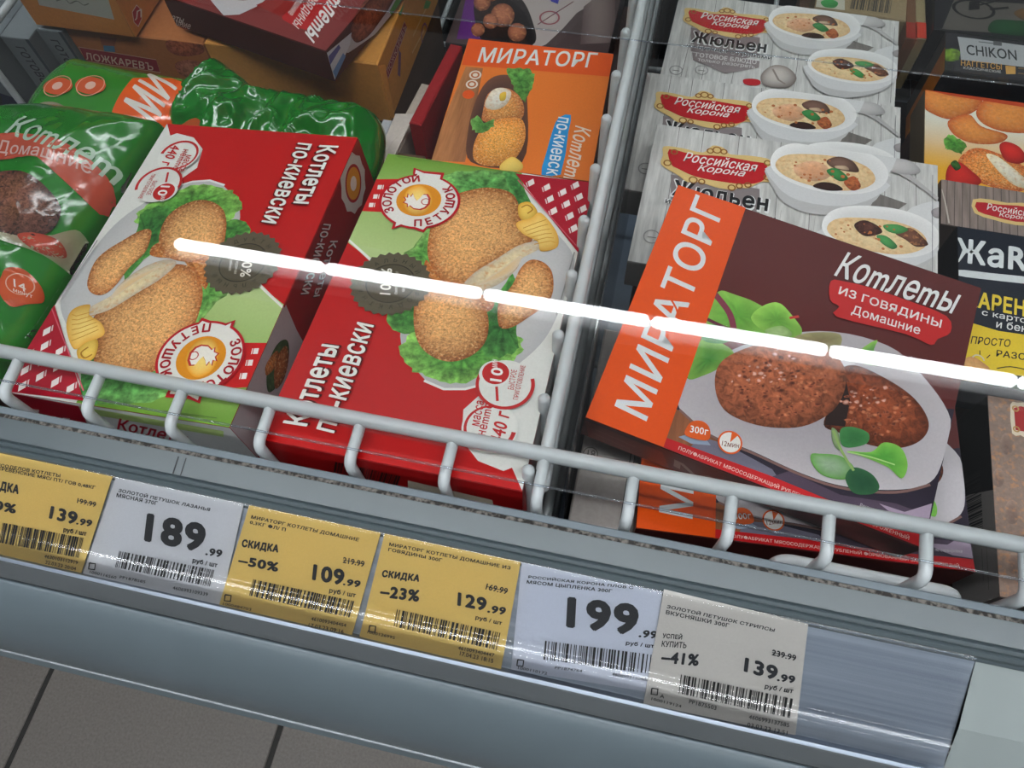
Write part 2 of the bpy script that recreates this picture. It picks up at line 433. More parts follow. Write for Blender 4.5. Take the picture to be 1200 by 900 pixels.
def glyphs(st, bold=0):
    if (st, bold) in _G: return _G[(st, bold)]
    V, F, x = [], [], 0
    for ch in st:
        v, f, adv = _char(ch); n = len(V)
        V += [(a[0] + x, a[1]) for a in v]; F += [tuple(i + n for i in p) for p in f]; x += adv + bold * 1.1
    if not V: V = [(0, 0), (.3, .7)]
    x0 = min(a[0] for a in V); y0 = min(a[1] for a in V); x1 = max(a[0] for a in V); y1 = max(a[1] for a in V)
    _G[(st, bold)] = ([(a[0] - x0, a[1] - y0) for a in V], F, (x1 - x0, y1 - y0)); return _G[(st, bold)]
def inside(p, poly):
    r = False; n = len(poly)
    for i in range(n):
        a, b_ = poly[i], poly[i - 1]
        if (a[1] > p[1]) != (b_[1] > p[1]) and p[0] < (b_[0] - a[0]) * (p[1] - a[1]) / (b_[1] - a[1]) + a[0]: r = not r
    return r
class Box:
    """a folded carton: corners of its upper face (TL, TR, BR, BL as printed), thickness, colour"""
    def __init__(s, name, label, cs, t, col, cat='box', group=None, mat='print', bulge=.0012, turn=0, fit=True):
        cs = [Vector(c) for c in cs]
        TL, TR, BR, BL = cs
        F = Face(BL, BR, TL)
        s.TL, s.TR, s.BR, s.BL = F.O + F.ey * F.h, F.O + F.ex * F.w + F.ey * F.h, F.O + F.ex * F.w, F.O
        n = F.n; s.t = t; s.n = n
        cen = (s.TL + s.BR) / 2 - n * t
        s.root = thing(name, label, cat, cen, group)
        ex, ey = F.ex, F.ey; b = .0011
        # bevelled body
        vs = []; w, h = F.w, F.h
        for z, i in ((-b, 0), (0, b), ):
            pass
        rings = [(-t, b), (-t + b, 0), (-b, 0), (-.0001, b)]
        for z, i in rings:
            for (u, v) in ((i, i + 0), (w - i, i), (w - i, h - i), (i, h - i)): vs.append(F.O + ex * u + ey * v + n * z)
        fs = [(3, 2, 1, 0), (12, 13, 14, 15)]
        for r in range(3):
            for k in range(4): fs.append((r * 4 + k, r * 4 + (k + 1) % 4, r * 4 + 4 + (k + 1) % 4, r * 4 + 4 + k))
        me = mesh(vs, fs, [hx(col)] * len(vs)); link('carton', me, s.root, [mat])
        s.top = Face(s.BL, s.BR, s.TL, s.root)
        d = -n * t
        s.front = Face(s.BL + d, s.BR + d, s.BL, s.root)
        s.right = Face(s.BR + d, s.TR + d, s.BR, s.root)
        s.left = Face(s.TL + d, s.BL + d, s.TL, s.root)
        s.back = Face(s.TR + d, s.TL + d, s.TR, s.root)
    def flush(s, **k):
        for f in (s.top, s.front, s.right, s.left, s.back): f.flush()
def src(face):
    """map from where a print is seen on one carton to the same spot of the print"""
    return lambda x, y: face.uv(x, y)
def rot180(face):
    return lambda x, y: Vector((face.w, face.h)) - face.uv(x, y)
def gingham(D, area, o, e1, e2, red='#a3182a', part='front_print'):
    """red cloth with little white checks; o, e1, e2 are points: origin and the next check along either way"""
    D.poly(area, red, part=part); A = [D.pt(p) for p in area]; O = D.pt(o); a = D.pt(e1) - O; b_ = D.pt(e2) - O
    for i in range(-14, 15):
        for j in range(-14, 15):
            c = O + a * i + b_ * j
            q = [c + a * u + b_ * v for u, v in ((-.22, -.22), (.22, -.22), (.22, .22), (-.22, .22))]
            if all(inside(p, A) for p in q):
                D.poly(q, '#e6dcd8', part=part)
                D.poly([c + a * u + b_ * v for u, v in ((-.38, -.2), (-.29, -.2), (-.29, .2), (-.38, .2))], '#d8b8b8', part=part)
# ================================================================ SETTING
me = cuboid((-1.9, -1.2, -.02), (1.2, 1.3, -.003)); floor = link('floor', me, None, ['grout']); floor['kind'] = 'structure'
tm = None
for i in range(6):
    for j in range(4):
        x0, y0 = -1.618 + .4 * i, -1.1 + .4 * j
        if tm is None:
            g, b = .0045, .0015
            vs = []
            for z, e in ((-.004, g), (-b, g), (0, g + b)):
                vs += [(e, e, z), (.4 - e, e, z), (.4 - e, .4 - e, z), (e, .4 - e, z)]
            fs = [(8, 9, 10, 11)] + [(r * 4 + k, r * 4 + (k + 1) % 4, r * 4 + 4 + (k + 1) % 4, r * 4 + 4 + k) for r in range(2) for k in range(4)]
            tm = mesh(vs, fs); tm.materials.append(MATS['tile'])
        o = bpy.data.objects.new('floor_tile', tm); COL.objects.link(o); o.location = (x0, y0, 0); o.parent = floor
# ---------------------------------------------------------------- ceiling lights
for k, (y, z, x0, n) in enumerate(ROWS):
    R = thing('ceiling_light', ['row of fluorescent tubes over the freezer, mirrored in its glass lid', 'row of fluorescent tubes over the freezer front edge, nearer the freezer', 'unseen second row of fluorescent tubes, added to brighten the freezer front, nearer the aisle', 'unseen row of fluorescent tubes over the aisle, added to light the front and the tags'][k], 'light', (x0, y, z + .1))
    link('housing', cuboid((x0 - .05, y - .05, z + .03), (x0 + n * .6 + .05, y + .05, z + .1)), R, ['lamp_body'])
    for i in range(n):
        v, f = tube([(x0 + .6 * i + .015, y, z), (x0 + .6 * i + .578, y, z)], .023, 10); link('tube', mesh(v, f), R, ['tube'], True)
# ---------------------------------------------------------------- chest freezer
FX0, FX1, RX = -1.15, 1.05, .186
FR = thing('chest_freezer', 'grey-blue supermarket chest freezer with a steel rim and glass lid', 'freezer', (0, .4, 0))
def part(name, prof, m, x0=FX0, x1=FX1, smooth=False, parent=FR, label=None):
    o = link(name, extrude(prof, x0, x1), parent, [m], smooth, label); return o
part('gasket', [(.1134, .86), (.1134, .9250), (.1126, .9258), (.1094, .9258), (.1090, .9250), (.1090, .915)], 'gasket')
part('dust_gap', [(.1091, .9257), (.1070, .9259)], 'dust', label='strip of grey dust along the lid channel')
part('rim_profile', [(.1081, .915), (.1081, .9248), (.1076, .9254), (.0960, .9230), (.0955, .9215), (.0945, .9222), (.0930, .9212), (.0925, .9198), (.0915, .9203), (.0898, .9190), (.0893, .9165), (.0880, .9152)], 'rim')
# little lap joint in the rim plate
link('rim_joint', mesh([(x, y, z) for x in (-.2205, -.2197) for y, z in ((.1070, .92525), (.0960, .92315))] + [(x, y, z) for x in (-.2160, -.2154) for y, z in ((.1070, .92525), (.0960, .92315))], [(0, 1, 3, 2), (4, 5, 7, 6)]), FR, ['dark'])
P0 = Vector((0, .0885, .915)); PD = Vector((0, -.0455, -.035)).normalized(); PN = Vector((0, -.035 / .0574, .0455 / .0574))
def pr(s_, h): q = P0 + PD * s_ + PN * h; return (q.y, q.z)
rail = link('price_rail', extrude([pr(-.0044, .0), pr(-.0038, .0006), pr(-.0026, .0010), pr(-.0012, .0008), pr(-.0008, 0), pr(.0575, 0), pr(.0585, .0022), pr(.0605, .0026), pr(.0615, .0012), pr(.0615, -.003)], FX0, RX), FR, ['aluminium'], label='brushed aluminium price rail')
cov = [(-.0042, .0006), (-.0038, .0014), (-.0031, .0020), (-.0023, .0024), (-.0015, .0026), (-.0008, .0026), (0, .0026), (.020, .0026), (.0385, .0026), (.0395, .0026), (.0408, .0028), (.0420, .0032), (.0432, .0039), (.0444, .0046), (.0456, .0050), (.0468, .0052), (.0485, .0051), (.0510, .0045), (.0535, .0036), (.0565, .0028), (.0590, .0022)]
o = link('clear_cover', extrude([pr(*c) for c in cov[::-1]], FX0, RX - .0012), FR, ['clear_plastic'], True, 'clear plastic price cover'); o.parent = rail
part('lower_band', [pr(.0600, -.0005), (.0385, .8765), (.0330, .8705), (.0312, .8680)], 'grey_band', x1=RX)
part('side_plate', [(.0882, .9152), (.0600, .8965), (.0420, .8790), (.0312, .8690)], 'side_panel', x0=RX, label='plain pale grey end plate beside the price rail')
part('groove', [(.0330, .8700), (.0330, .8640), (.0300, .8640)], 'dark')
bp = [(.0312, .8640), (.0308, .8672), (.0298, .8676)]
for i in range(15):
    t = i / 14; bp.append((.0285 - .034 * math.sin(t * math.pi / 2) ** 1.15, .8672 - .067 * (1 - math.cos(t * math.pi / 2)) ** .78))
part('bumper', bp, 'steel_blue', smooth=True, label='blue-grey rounded bumper')
yb, zb = bp[-1]
part('bumper_seam', [(yb, zb), (yb + .002, zb - .001), (yb + .002, zb - .0022)], 'dark')
part('lip', [(yb + .002, zb - .002), (yb - .001, zb - .0022), (yb - .0014, zb - .003)], 'lip_steel', label='thin bright steel edge')
part('lower_lip', [(yb - .0014, zb - .003), (yb - .0040, zb - .0085), (yb - .0040, zb - .012), (yb + .01, zb - .020), (.03, zb - .024)], 'steel_blue')
part('front_body', [(.03, zb - .02), (.03, .06), (.06, .06), (.06, 0)], 'grey_band')
part('liner', [(.1134, .915), (.1145, .87), (.125, .30), (1.0, .30), (1.0, .93)], 'liner')
part('back_rim', [(1.0, .30), (1.0, .94), (1.08, .94), (1.08, 0)], 'rim')
for nm, x in (('end_wall', FX0), ('end_wall', FX1)):
    link(nm, cuboid((x - .02 if x < 0 else x, .03, 0), (x if x < 0 else x + .02, 1.08, .925)), FR, ['liner'])
# glass lid
GL = thing('glass_lid', 'sliding glass lid of the freezer mirroring a row of ceiling tubes', 'glass lid', (0, .55, .945))
gl = [(.1195, .9500), (.97, .9500)]
link('pane', extrude(gl, FX0 + .02, FX1 - .02), GL, ['glass'])
v, f = tube([(FX0 + .02, .1195, .9500), (FX1 - .02, .1195, .9500)], .0006, 6); link('edge', mesh(v, f), GL, ['acrylic'], True)
GL2 = thing('glass_lid', 'second glass lid sliding above the first, its edge crossing the back of the photo', 'glass lid', (0, .7, .952))
link('pane', extrude([(.425, .9560), (.98, .9560)], FX0 + .02, FX1 - .02), GL2, ['glass'])
v, f = tube([(FX0 + .02, .425, .9560), (FX1 - .02, .425, .9560)], .0005, 6); link('edge', mesh(v, f), GL2, ['acrylic'], True)
# ---------------------------------------------------------------- wire baskets
BK = thing('wire_basket', 'white wire basket front with a long top rail along the freezer edge', 'basket', (0, .13, .80))
v, f = tube([(-.95, .1416, .935), (.85, .1416, .935)], .0040, 14); link('top_rail', mesh(v, f), BK, ['white_wire'], True)
xs = []
for px_, py_ in ((-75, 405), (28, 424), (121, 445), (216, 465), (318, 485), (422, 507), (530, 528), (637, 548), (741, 567), (856, 588), (969, 610), (1082, 632), (1197, 655)):
    p = on(px_, py_, .930); xs.append(p.x)
for x in xs:
    v, f = tube([(x, .1416, .9345), (x, .1360, .9332), (x, .1178, .9318), (x, .1178, .78)], .0031, 10, bend=.006); link('upright', mesh(v, f), BK, ['white_wire'], True)
v, f = tube([(-.95, .1235, .80), (.85, .1235, .80)], .003, 8); link('lower_rail', mesh(v, f), BK, ['white_wire'], True)
# loop of a second basket by the beef cartons
a = on(915, 655, .90); b_ = on(1125, 698, .90)
v, f = tube([(a.x - .004, .118, .86), (a.x, .1235, .898), (b_.x, .1235, .898), (b_.x + .006, .118, .86)], .0034, 10, bend=.009); link('hook_loop', mesh(v, f), BK, ['white_wire'], True)
def divider(name, label, X, y0, y1, ys, stub, low=True, z=.930):
    D = thing(name, label, 'divider', (X, (y0 + y1) / 2, .6))
    v, f = tube([(X, y0, z), (X, y1, z)], .0035, 12); link('top_wire', mesh(v, f), D, ['white_wire'], True)
    for y in ys:
        v, f = tube([(X + stub, y, z + .0035), (X + stub, y, z - .26)], .0034, 10); link('upright', mesh(v, f), D, ['white_wire'], True)
    for dz in ((.028, .11, .2) if low else ()):
        v, f = tube([(X, y0, z - dz), (X, y1, z - dz)], .0036, 8); link('cross_wire', mesh(v, f), D, ['white_wire'], True)
    return D
D1 = divider('wire_divider', 'white wire divider standing between the red cartons and the beef cartons', -.0285, .135, .78, [.132, .173, .213, .254, .294, .335, .3775, .418, .46, .50, .54, .58, .62], -.0068)
link('backing_sheet', cuboid((-.0165, .14, .70), (-.0155, .78, .925)), D1, ['acrylic'], label='clear plastic sheet')
D2 = divider('wire_divider', 'white wire divider at the far left behind the green bags', -.5995, .40, .80, [.452, .53, .60, .67], .0, low=False, z=.850)
# ================================================================ PRICE TAGS
TO = P0 + PN * .0006
def tface(off):
    o_ = P0 + PN * off; X = Vector((1, 0, 0)); o2 = o_ + PD * .07 - X * .6
    return Face(o2, o2 + X * 1.2, o2 - PD * .10)
INK = '#1e2024'
def price_tag(label, col, cs, items, bars, cb=None, off=.0008, seed=1, curl=0):
    F = tface(off); q = [F.uv(*c) for c in cs]
    w = ((q[1] - q[0]).length + (q[2] - q[3]).length) / 2
    q = [Vector(p) for p in q]
    T = thing('price_tag', label, 'price tag', F.pos((q[2].x + q[3].x) / 2, (q[2].y + q[3].y) / 2, 0))
    vs = [F.pos(p.x, p.y, 0) for p in q] + [F.pos(p.x, p.y, .0004) for p in q]
    link('card', mesh(vs, [(0, 1, 2, 3), (4, 7, 6, 5), (0, 4, 5, 1), (1, 5, 6, 2), (2, 6, 7, 3), (3, 7, 4, 0)], [hx(col)] * 8), T, ['paper'])
    F.root = T; F.base = .00045; D = Draw(F, mat='paper', clip=False)
    for st, a, b2, c, bd in items:
        if bd <= .01: c = (a[0] + (c[0] - a[0]) * .8, a[1] + (c[1] - a[1]) * .8)
        D.text(st, a, b2, c, INK, {.01: .03, .0: .015, .015: .03, .045: .055, .05: .055, .055: .06, .035: .06, .04: .06, .02: .035}.get(bd, bd))
        if bd == .02 and len(st) == 6: D.line([((a[0] + c[0]) / 2, (a[1] + c[1]) / 2), (b2[0] + (c[0] - a[0]) / 2, b2[1] + (c[1] - a[1]) / 2)], .8, INK, part='lettering')
    D.bars(*bars, seed=seed, n=38)
    if cb:
        x, y = cb
        D.line([(x, y), (x + 7, y + 1), (x + 6, y + 8), (x - 1, y + 7), (x, y)], 1.6, INK, part='lettering')
    F.flush(T)
Y_, W_ = '#d9bb6a', '#c9cbd0'
price_tag('yellow price tag at the far left reading 139.99', Y_, [(-26, 517), (134, 553), (95, 673), (-62, 636)], [
    ('МЯСОДЕЛОВ КОТЛЕТЫ', (-9, 546), (71, 560), (-8, 540), .01), ('ДЕРЕВЕНСКИЕ МЯС/ ПТ/ ГОВ 0,48КГ', (-7, 550), (112, 574), (-6, 544), .01),
    ('СКИДКА', (-22, 571), (22, 581), (-20, 558), .035), ('–30%', (-30, 591), (19, 602), (-28, 580), .035), ('199.99', (91, 589), (113, 594), (92, 583), .02),
    ('139', (58, 607), (90, 615), (61, 592), .045), ('.99', (90, 614), (108, 617), (92, 606), .04), ('руб / шт', (75, 624), (102, 629), (76, 617), .015),
    ('4630103112919', (53, 653), (92, 661), (54, 648), 0), ('22.03.23 20:04', (54, 660), (90, 668), (55, 655), 0)], ((0, 635), (94, 653), (5, 612)), seed=1)
price_tag('white price tag reading 189.99 between two yellow tags', W_, [(137, 557), (286, 590), (258, 713), (97, 674)], [
    ('ЗОЛОТОЙ ПЕТУШОК ЛАЗАНЬЯ', (139, 576), (246, 599), (141, 570), .01), ('МЯСНАЯ 370Г', (137, 582), (185, 592), (138, 576), .01),
    ('189', (169, 634), (239, 648), (173, 600), .055), ('.99', (241, 650), (260, 653), (243, 641), .04), ('руб / шт', (226, 660), (255, 666), (227, 653), .015),
    ('4606993109339', (203, 690), (244, 698), (204, 685), 0), ('PP1878585', (141, 677), (171, 683), (142, 673), 0), ('1000116560', (106, 671), (137, 678), (107, 667), 0)], ((136, 664), (248, 687), (141, 645)), cb=(106, 659), seed=2)
price_tag('yellow price tag reading 109.99, to the right of the 189.99 tag', Y_, [(294, 587), (447, 622), (411, 750), (256, 712)], [
    ('МИРАТОРГ КОТЛЕТЫ ДОМАШНИЕ', (294, 608), (420, 635), (296, 602), .01), ('0,3КГ ФЛ/ П', (293, 614), (335, 623), (294, 608), .01),
    ('СКИДКА', (283, 642), (326, 649), (285, 631), .035), ('–50%', (279, 661), (326, 670), (281, 650), .035), ('219.99', (402, 659), (427, 664), (403, 652), .02),
    ('109', (366, 679), (403, 686), (368, 660), .05), ('.99', (402, 685), (422, 688), (404, 677), .04), ('руб / шт', (386, 695), (417, 701), (387, 688), .015),
    ('4610093404454', (365, 726), (406, 734), (366, 721), 0), ('17.03.23 09:16', (362, 734), (403, 742), (363, 728), 0), ('1000484703', (262, 708), (295, 715), (263, 704), 0)], ((293, 697), (411, 723), (298, 678)), cb=(265, 696), seed=3)
price_tag('yellow price tag reading 129.99, old price 169.99', Y_, [(452, 621), (611, 655), (587, 785), (421, 747)], [
    ('МИРАТОРГ КОТЛЕТЫ ДОМАШНИЕ ИЗ', (456, 640), (598, 668), (457, 634), .01), ('ГОВЯДИНЫ 300Г', (455, 646), (518, 659), (456, 640), .01),
    ('СКИДКА', (447, 677), (491, 683), (449, 667), .035), ('–23%', (445, 699), (491, 705), (447, 685), .035), ('169.99', (569, 690), (594, 696), (571, 683), .02),
    ('129', (536, 709), (570, 716), (537, 693), .05), ('.99', (571, 717), (592, 720), (573, 708), .04), ('руб / шт', (557, 726), (588, 733), (558, 720), .015),
    ('4610093404447', (537, 760), (579, 769), (538, 755), 0), ('17.04.23 18:15', (539, 767), (578, 776), (540, 761), 0), ('1000126995', (431, 741), (463, 748), (432, 737), 0)], ((462, 733), (583, 761), (466, 713)), cb=(434, 732), seed=4)
price_tag('bluish white price tag reading 199.99, its right edge under the next tag', '#c4cad8', [(612, 656), (779, 678), (757, 810), (599, 784)], [
    ('РОССИЙСКАЯ КОРОНА ПЛОВ С', (619, 677), (742, 690), (620, 672), .01), ('МЯСОМ ЦЫПЛЕНКА 300Г', (617, 684), (717, 695), (618, 678), .01),
    ('199', (663, 735), (747, 745), (665, 698), .055), ('.99', (748, 746), (769, 748), (750, 737), .04), ('руб / шт', (733, 756), (766, 760), (734, 750), .015),
    ('4606993130400', (717, 791), (760, 798), (718, 786), 0), ('PP1874764', (650, 783), (682, 787), (651, 779), 0), ('1000110172', (607, 783), (641, 790), (608, 779), 0)], ((637, 772), (764, 789), (639, 750)), cb=(607, 772), seed=5)
price_tag('greyish white price tag reading 139.99 with 41 percent off, rightmost of the row', '#c2bfba', [(778, 690), (947, 731), (932, 861), (754, 824)], [
    ('ЗОЛОТОЙ ПЕТУШОК СТРИПСЫ', (781, 712), (907, 740), (783, 706), .01), ('ВКУСНЯШКИ 300Г', (780, 719), (854, 735), (781, 713), .01),
    ('УСПЕЙ', (776, 747), (799, 749), (777, 740), .03), ('КУПИТЬ', (775, 757), (804, 759), (776, 750), .03), ('–41%', (774, 776), (818, 780), (776, 762), .035),
    ('239.99', (904, 767), (932, 774), (905, 760), .02), ('139', (871, 786), (910, 797), (873, 769), .05), ('.99', (910, 797), (931, 800), (911, 788), .04), ('руб / шт', (895, 807), (928, 813), (897, 800), .015),
    ('PP1875503', (807, 823), (839, 831), (808, 817), 0), ('4606993137585', (877, 841), (924, 851), (878, 835), 0), ('03.03.23 13:51', (875, 850), (922, 860), (876, 844), 0), ('1000119124', (763, 819), (798, 828), (764, 815), 0), ('А', (773, 816), (778, 817), (774, 811), .01)],
    ((795, 811), (926, 840), (798, 789)), cb=(764, 805), off=.0020, seed=6)
# ================================================================ CARTONS
def rect(O, ex, w, h, d2=None):
    """corners TL,TR,BR,BL of a level rectangle from its lower left corner, heading and size"""
    O = Vector(O); a = math.radians(ex); X = Vector((math.cos(a), math.sin(a), 0)); Y = Vector((-math.sin(a), math.cos(a), 0))
    return [O + Y * h, O + X * w + Y * h, O + X * w, O]
def scaled(ref, tgt, flip=False):
    """map a point seen on the reference carton to the same point of the print on another carton"""
    def P(x, y):
        q = ref.uv(x, y)
        if flip: q = Vector((ref.w, ref.h)) - q
        return Vector((q.x / ref.w * tgt.w, q.y / ref.h * tgt.h))
    return P
ACOR = [(-.3483, .3513, .9004), (-.2008, .3523, .9124), (-.2002, .1271, .9233), (-.3477, .1261, .9113)]
RED = '#b31414'
boxB = Box('cutlet_carton', 'red cutlet carton with the breaded cutlets the right way up, beside the wire divider', [(-.1805, .3505, .9027), (-.0365, .3504, .9021), (-.0366, .1232, .9257), (-.1806, .1232, .9263)], .05, '#8e1214', group='red breaded cutlet cartons')
A_ = [Vector(v) for v in ACOR]
boxA = Box('cutlet_carton', 'red cutlet carton lying upside down to the viewer, between green bag and its twin', [A_[2], A_[3], A_[0], A_[1]], .05, '#8e1214', group='red breaded cutlet cartons')
refB, refA = boxB.top, Face(boxA.top.O, boxA.top.O + boxA.top.ex * boxA.top.w, boxA.top.O + boxA.top.ey * boxA.top.h)
CR0, CR1 = '#dca468', '#965428'
def kiev(face, which):
    b = scaled(refB, face); a = scaled(refA, face)
    D = Draw(face, b); A = Draw(face, a)
    V = Vector; w, h = face.w, face.h
    D.poly([V((0, 0)), V((w, 0)), V((w, h)), V((0, h))], RED)
    # white field to the right with grey plate
    D.poly([(559, 452), (562, 463), (543, 480), (541, 515), (560, 540), (590, 552), (600, 548), V((w, .0)), V((w, h)), (600, 201), (560, 380)], '#d6d6d0')
    D.patch([(470, 380), (480, 420), (503, 449), (530, 457), (560, 452), (600, 432), (640, 395), (664, 340), (672, 300), (640, 262), (600, 230), (540, 230), (500, 260)], '#c4c3c1', '#b4b3b4', k=.08)
    D.line([(497, 446), (520, 456), (545, 456), (560, 452)], 3, '#dcdcd8')
    # green field
    D.grid([(455, 180), (612, 203), (560, 330), (407, 284)], lambda u, v: mixc('#6f9a38', '#b4c987', v * .9), 8, 8)
    D.poly([(407, 284), (437, 307), (500, 345), (540, 330), (480, 300)], '#b0c586')
    D.line([(400, 280), (437, 307), (460, 325)], 3.2, '#e2e2da')
    D.poly([(440, 210), (470, 210), (455, 249), (421, 247)], '#c11c1c')
    for q in ((445, 219), (440, 230), (435, 240)):
        x, y = q; D.poly([(x - 2, y - 2), (x + 3, y - 2), (x + 2, y + 3), (x - 3, y + 3)], '#e8e0dc'); D.poly([(x + 4, y - 2), (x + 5, y - 2), (x + 4, y + 3), (x + 3, y + 3)], '#e8e0dc')
    # salad
    lf = dict(mat='leaf', part='food_picture')
    for k, (pts, c0, c1) in enumerate([
        ([(510, 215), (530, 203), (560, 200), (590, 202), (607, 215), (617, 235), (600, 250), (560, 235), (530, 240)], '#4f9048', '#79b060'),
        ([(590, 202), (608, 204), (616, 225), (622, 240), (605, 240)], '#3f8040', '#5a9a50'),
        ([(484, 290), (505, 265), (512, 300), (505, 325), (490, 315), (472, 300)], '#5a9a44', '#8fbf68'),
        ([(453, 370), (462, 362), (492, 355), (500, 380), (478, 392), (458, 384)], '#3f7d34', '#5f9c48'),
        ([(470, 412), (490, 388), (520, 400), (560, 405), (605, 395), (612, 410), (596, 428), (570, 440), (540, 449), (510, 446), (482, 432)], '#4c9038', '#86bd58'),
        ([(560, 375), (580, 350), (600, 325), (612, 345), (605, 385), (606, 410), (585, 418), (560, 410)], '#2f6a30', '#4f8f40')]):
        D.patch(pts, c0, c1, frill=.13, vein=.75, seed=k * 3.7, k=.2, **lf)
    cr = dict(mat='crumb', part='food_picture')
    D.patch([(497, 320), (500, 305), (512, 325), (530, 345), (556, 345), (577, 350), (577, 362), (560, 368), (530, 360), (505, 345)], '#c98444', '#9a4f20', k=.2, **cr)
    D.patch([(505, 266), (515, 240), (535, 228), (562, 221), (580, 221), (598, 226), (607, 238), (612, 262), (624, 280), (612, 292), (590, 303), (562, 320), (545, 336), (520, 331), (507, 315), (501, 295)], CR0, CR1, light=(-.6, -.2), k=.28, power=3.4, **cr)
    D.patch([(541, 337), (556, 320), (580, 305), (608, 288), (628, 284), (632, 292), (612, 303), (606, 315), (590, 330), (570, 340), (552, 343)], '#e0cfa4', '#b9aa98', mat='cream', part='food_picture', k=.2)
    D.patch([(560, 335), (585, 318), (610, 300), (606, 313), (590, 325)], '#d9b98a', '#d0bfa6', mat='print', part='food_picture', k=.1)
    D.patch([(487, 350), (496, 342), (520, 338), (545, 342), (562, 352), (572, 372), (570, 398), (556, 415), (533, 424), (510, 420), (492, 405), (485, 380)], CR0, CR1, light=(-.5, .5), k=.3, power=3, **cr)
    D.patch([(583, 368), (586, 352), (600, 335), (610, 315), (622, 305), (637, 308), (647, 320), (648, 342), (640, 357), (620, 372), (600, 384), (586, 384)], CR0, CR1, light=(-.6, .5), k=.3, power=3, **cr)
    # curl of butter
    D.patch([(607, 243), (612, 238), (622, 238), (630, 250), (620, 262), (609, 256)], '#ecc860', '#c89430', part='food_picture', k=.2)
    D.patch([(605, 262), (622, 256), (634, 250), (652, 272), (653, 290), (634, 295), (630, 284), (612, 274)], '#efd079', '#d8a040', part='food_picture', k=.2)
    for i in range(6):
        D.line([(613 + i * 2.6, 268 + i * 3.8), (628 + i * 3.4, 262 + i * 4.2), (640 + i * 2.2, 258 + i * 5.4)], 1.0, '#c58f34', part='food_picture')
    D.line([(611, 244), (618, 241), (624, 246), (618, 251)], 1.5, '#a87424', part='food_picture', smooth=4)
    # cloth corner
    gingham(D, [(604, 204), V((w, h)), V((w, h - .055)), (681, 297)], (645, 234), (660, 226), (649, 248))
    D.line([(607, 212), (678, 292)], 1.2, '#c85a68')
    # quality seal
    D.disc((458, 333), 39, '#57503f', n=56, star=.085, part='seal'); D.ring((458, 333), 25, 1.3, '#2c281e', part='seal'); D.disc((458, 333), 24, '#4d4636', part='seal')
    D.text('100%', (458, 347), (460, 316), (445, 346), '#e6e2d6', .02, part='seal'); D.text('филе курицы', (467, 346), (468, 320), (462, 346), '#d6d0c2', 0, part='seal'); D.text('цыплёнка', (475, 343), (475, 324), (470, 343), '#d6d0c2', 0, part='seal')
    D.arctext('НАТУРАЛЬНЫЙ ПРОДУКТ', (458, 333), 31, 5, 230, -110, '#2c281e', bold=0, part='seal')
    # round emblem with a hen
    for c_, k in (('#b31420', 0), ('#e4e2dc', 2.6)):
        D.poly([(484 + k, 205), (485 + k, 198 + k), (497, 202 + k), (521 - k * 1.6, 204 + k), (517 - k, 216), (500, 220)], c_, part='emblem'); D.poly([(459 + k * 1.6, 270 - k), (464 + k, 256), (485, 250), (505, 262), (497 - k * .4, 274 - k * 1.3), (480, 268 - k), (470, 267 - k)], c_, part='emblem')
        D.disc((492, 237), 40 - k, c_, n=48, part='emblem', squash=.93)
    D.disc((491, 236), 22, '#d88a1c', part='emblem'); D.patch([(473, 238), (478, 224), (492, 219), (503, 226), (507, 238), (500, 250), (487, 254), (477, 249)], '#f6d87c', '#dc9220', part='emblem', k=.2)
    hen = [(472, 239), (475, 236), (473, 232), (477, 233), (478, 228), (481, 232), (484, 228), (486, 233), (489, 237), (493, 234), (497, 229), (502, 229), (505, 234), (504, 241), (499, 246), (493, 248), (485, 247), (480, 243), (477, 245), (477, 241)]
    D.poly(hen, '#b8342c', part='emblem'); m_ = sum((b(*p) for p in hen), V((0, 0))) / len(hen); D.poly([m_ + (b(*p) - m_) * .86 for p in hen], '#efe9e0', part='emblem')
    D.ring((499, 238), 4, 1, '#b8342c', 60, 330, part='emblem')
    D.arctext('ЗОЛОТОЙ', (491, 236), 31, 8.5, 218, 112, '#a01622', part='emblem', bold=.04)
    D.arctext('ПЕТУШОК', (491, 236), 31, 8.5, 285, 400, '#a01622', inward=True, part='emblem', bold=.04)
    # name, with its dark edge
    sh = '#5a0c0c'
    A.text('Котлеты', (375, 172), (344, 240), (398, 173), '#e8e6e0', .03, shadow=sh); A.text('по-киевски', (350, 169), (307, 262), (367, 171), '#e8e6e0', .03, shadow=sh)
    # weight and time badges
    D.disc((574, 503), 31, '#dcdcd6', part='badge'); D.ring((574, 503), 27, 2.2, '#b31a1a', 75, 360, part='badge', taper=-1.2)
    D.disc((592, 452), 31, '#d6d6d0', part='badge')
    D.ring((592, 452), 30, 3.4, '#b31a1a', 130, 385, part='badge', taper=-.2)
    D.disc((580, 440), 17, '#dcdcd6', part='badge'); D.disc((581, 439), 14.5, '#b31a1a', part='badge')
    D.line([(582, 455), (583, 472)], 3, '#b31a1a', part='badge')
    D.text('10', (588, 450), (590, 434), (574, 448), '#e8e4e0', .03, part='badge'); D.text('мин', (583, 433), (583, 424), (577, 432), '#e8e4e0', 0, part='badge')
    D.text('БЫСТРОЕ', (602, 459), (606, 436), (595, 458), '#b31a1a', .01, part='badge'); D.text('ПРИГОТОВЛЕНИЕ', (607, 471), (616, 431), (601, 470), '#b31a1a', .01, part='badge')
    D.text('масса', (562, 502), (568, 473), (553, 500), '#b31a1a', .02, part='badge'); D.text('неmmо', (569, 513), (578, 476), (560, 511), '#b31a1a', .02, part='badge'); D.text('440 г', (590, 524), (598, 487), (574, 519), '#b31a1a', .03, part='badge')
    D.line([(466, 186), (520, 193)], .8, '#5c7838', part='lettering'); D.line([(540, 196), (600, 205)], .8, '#5c7838', part='lettering')
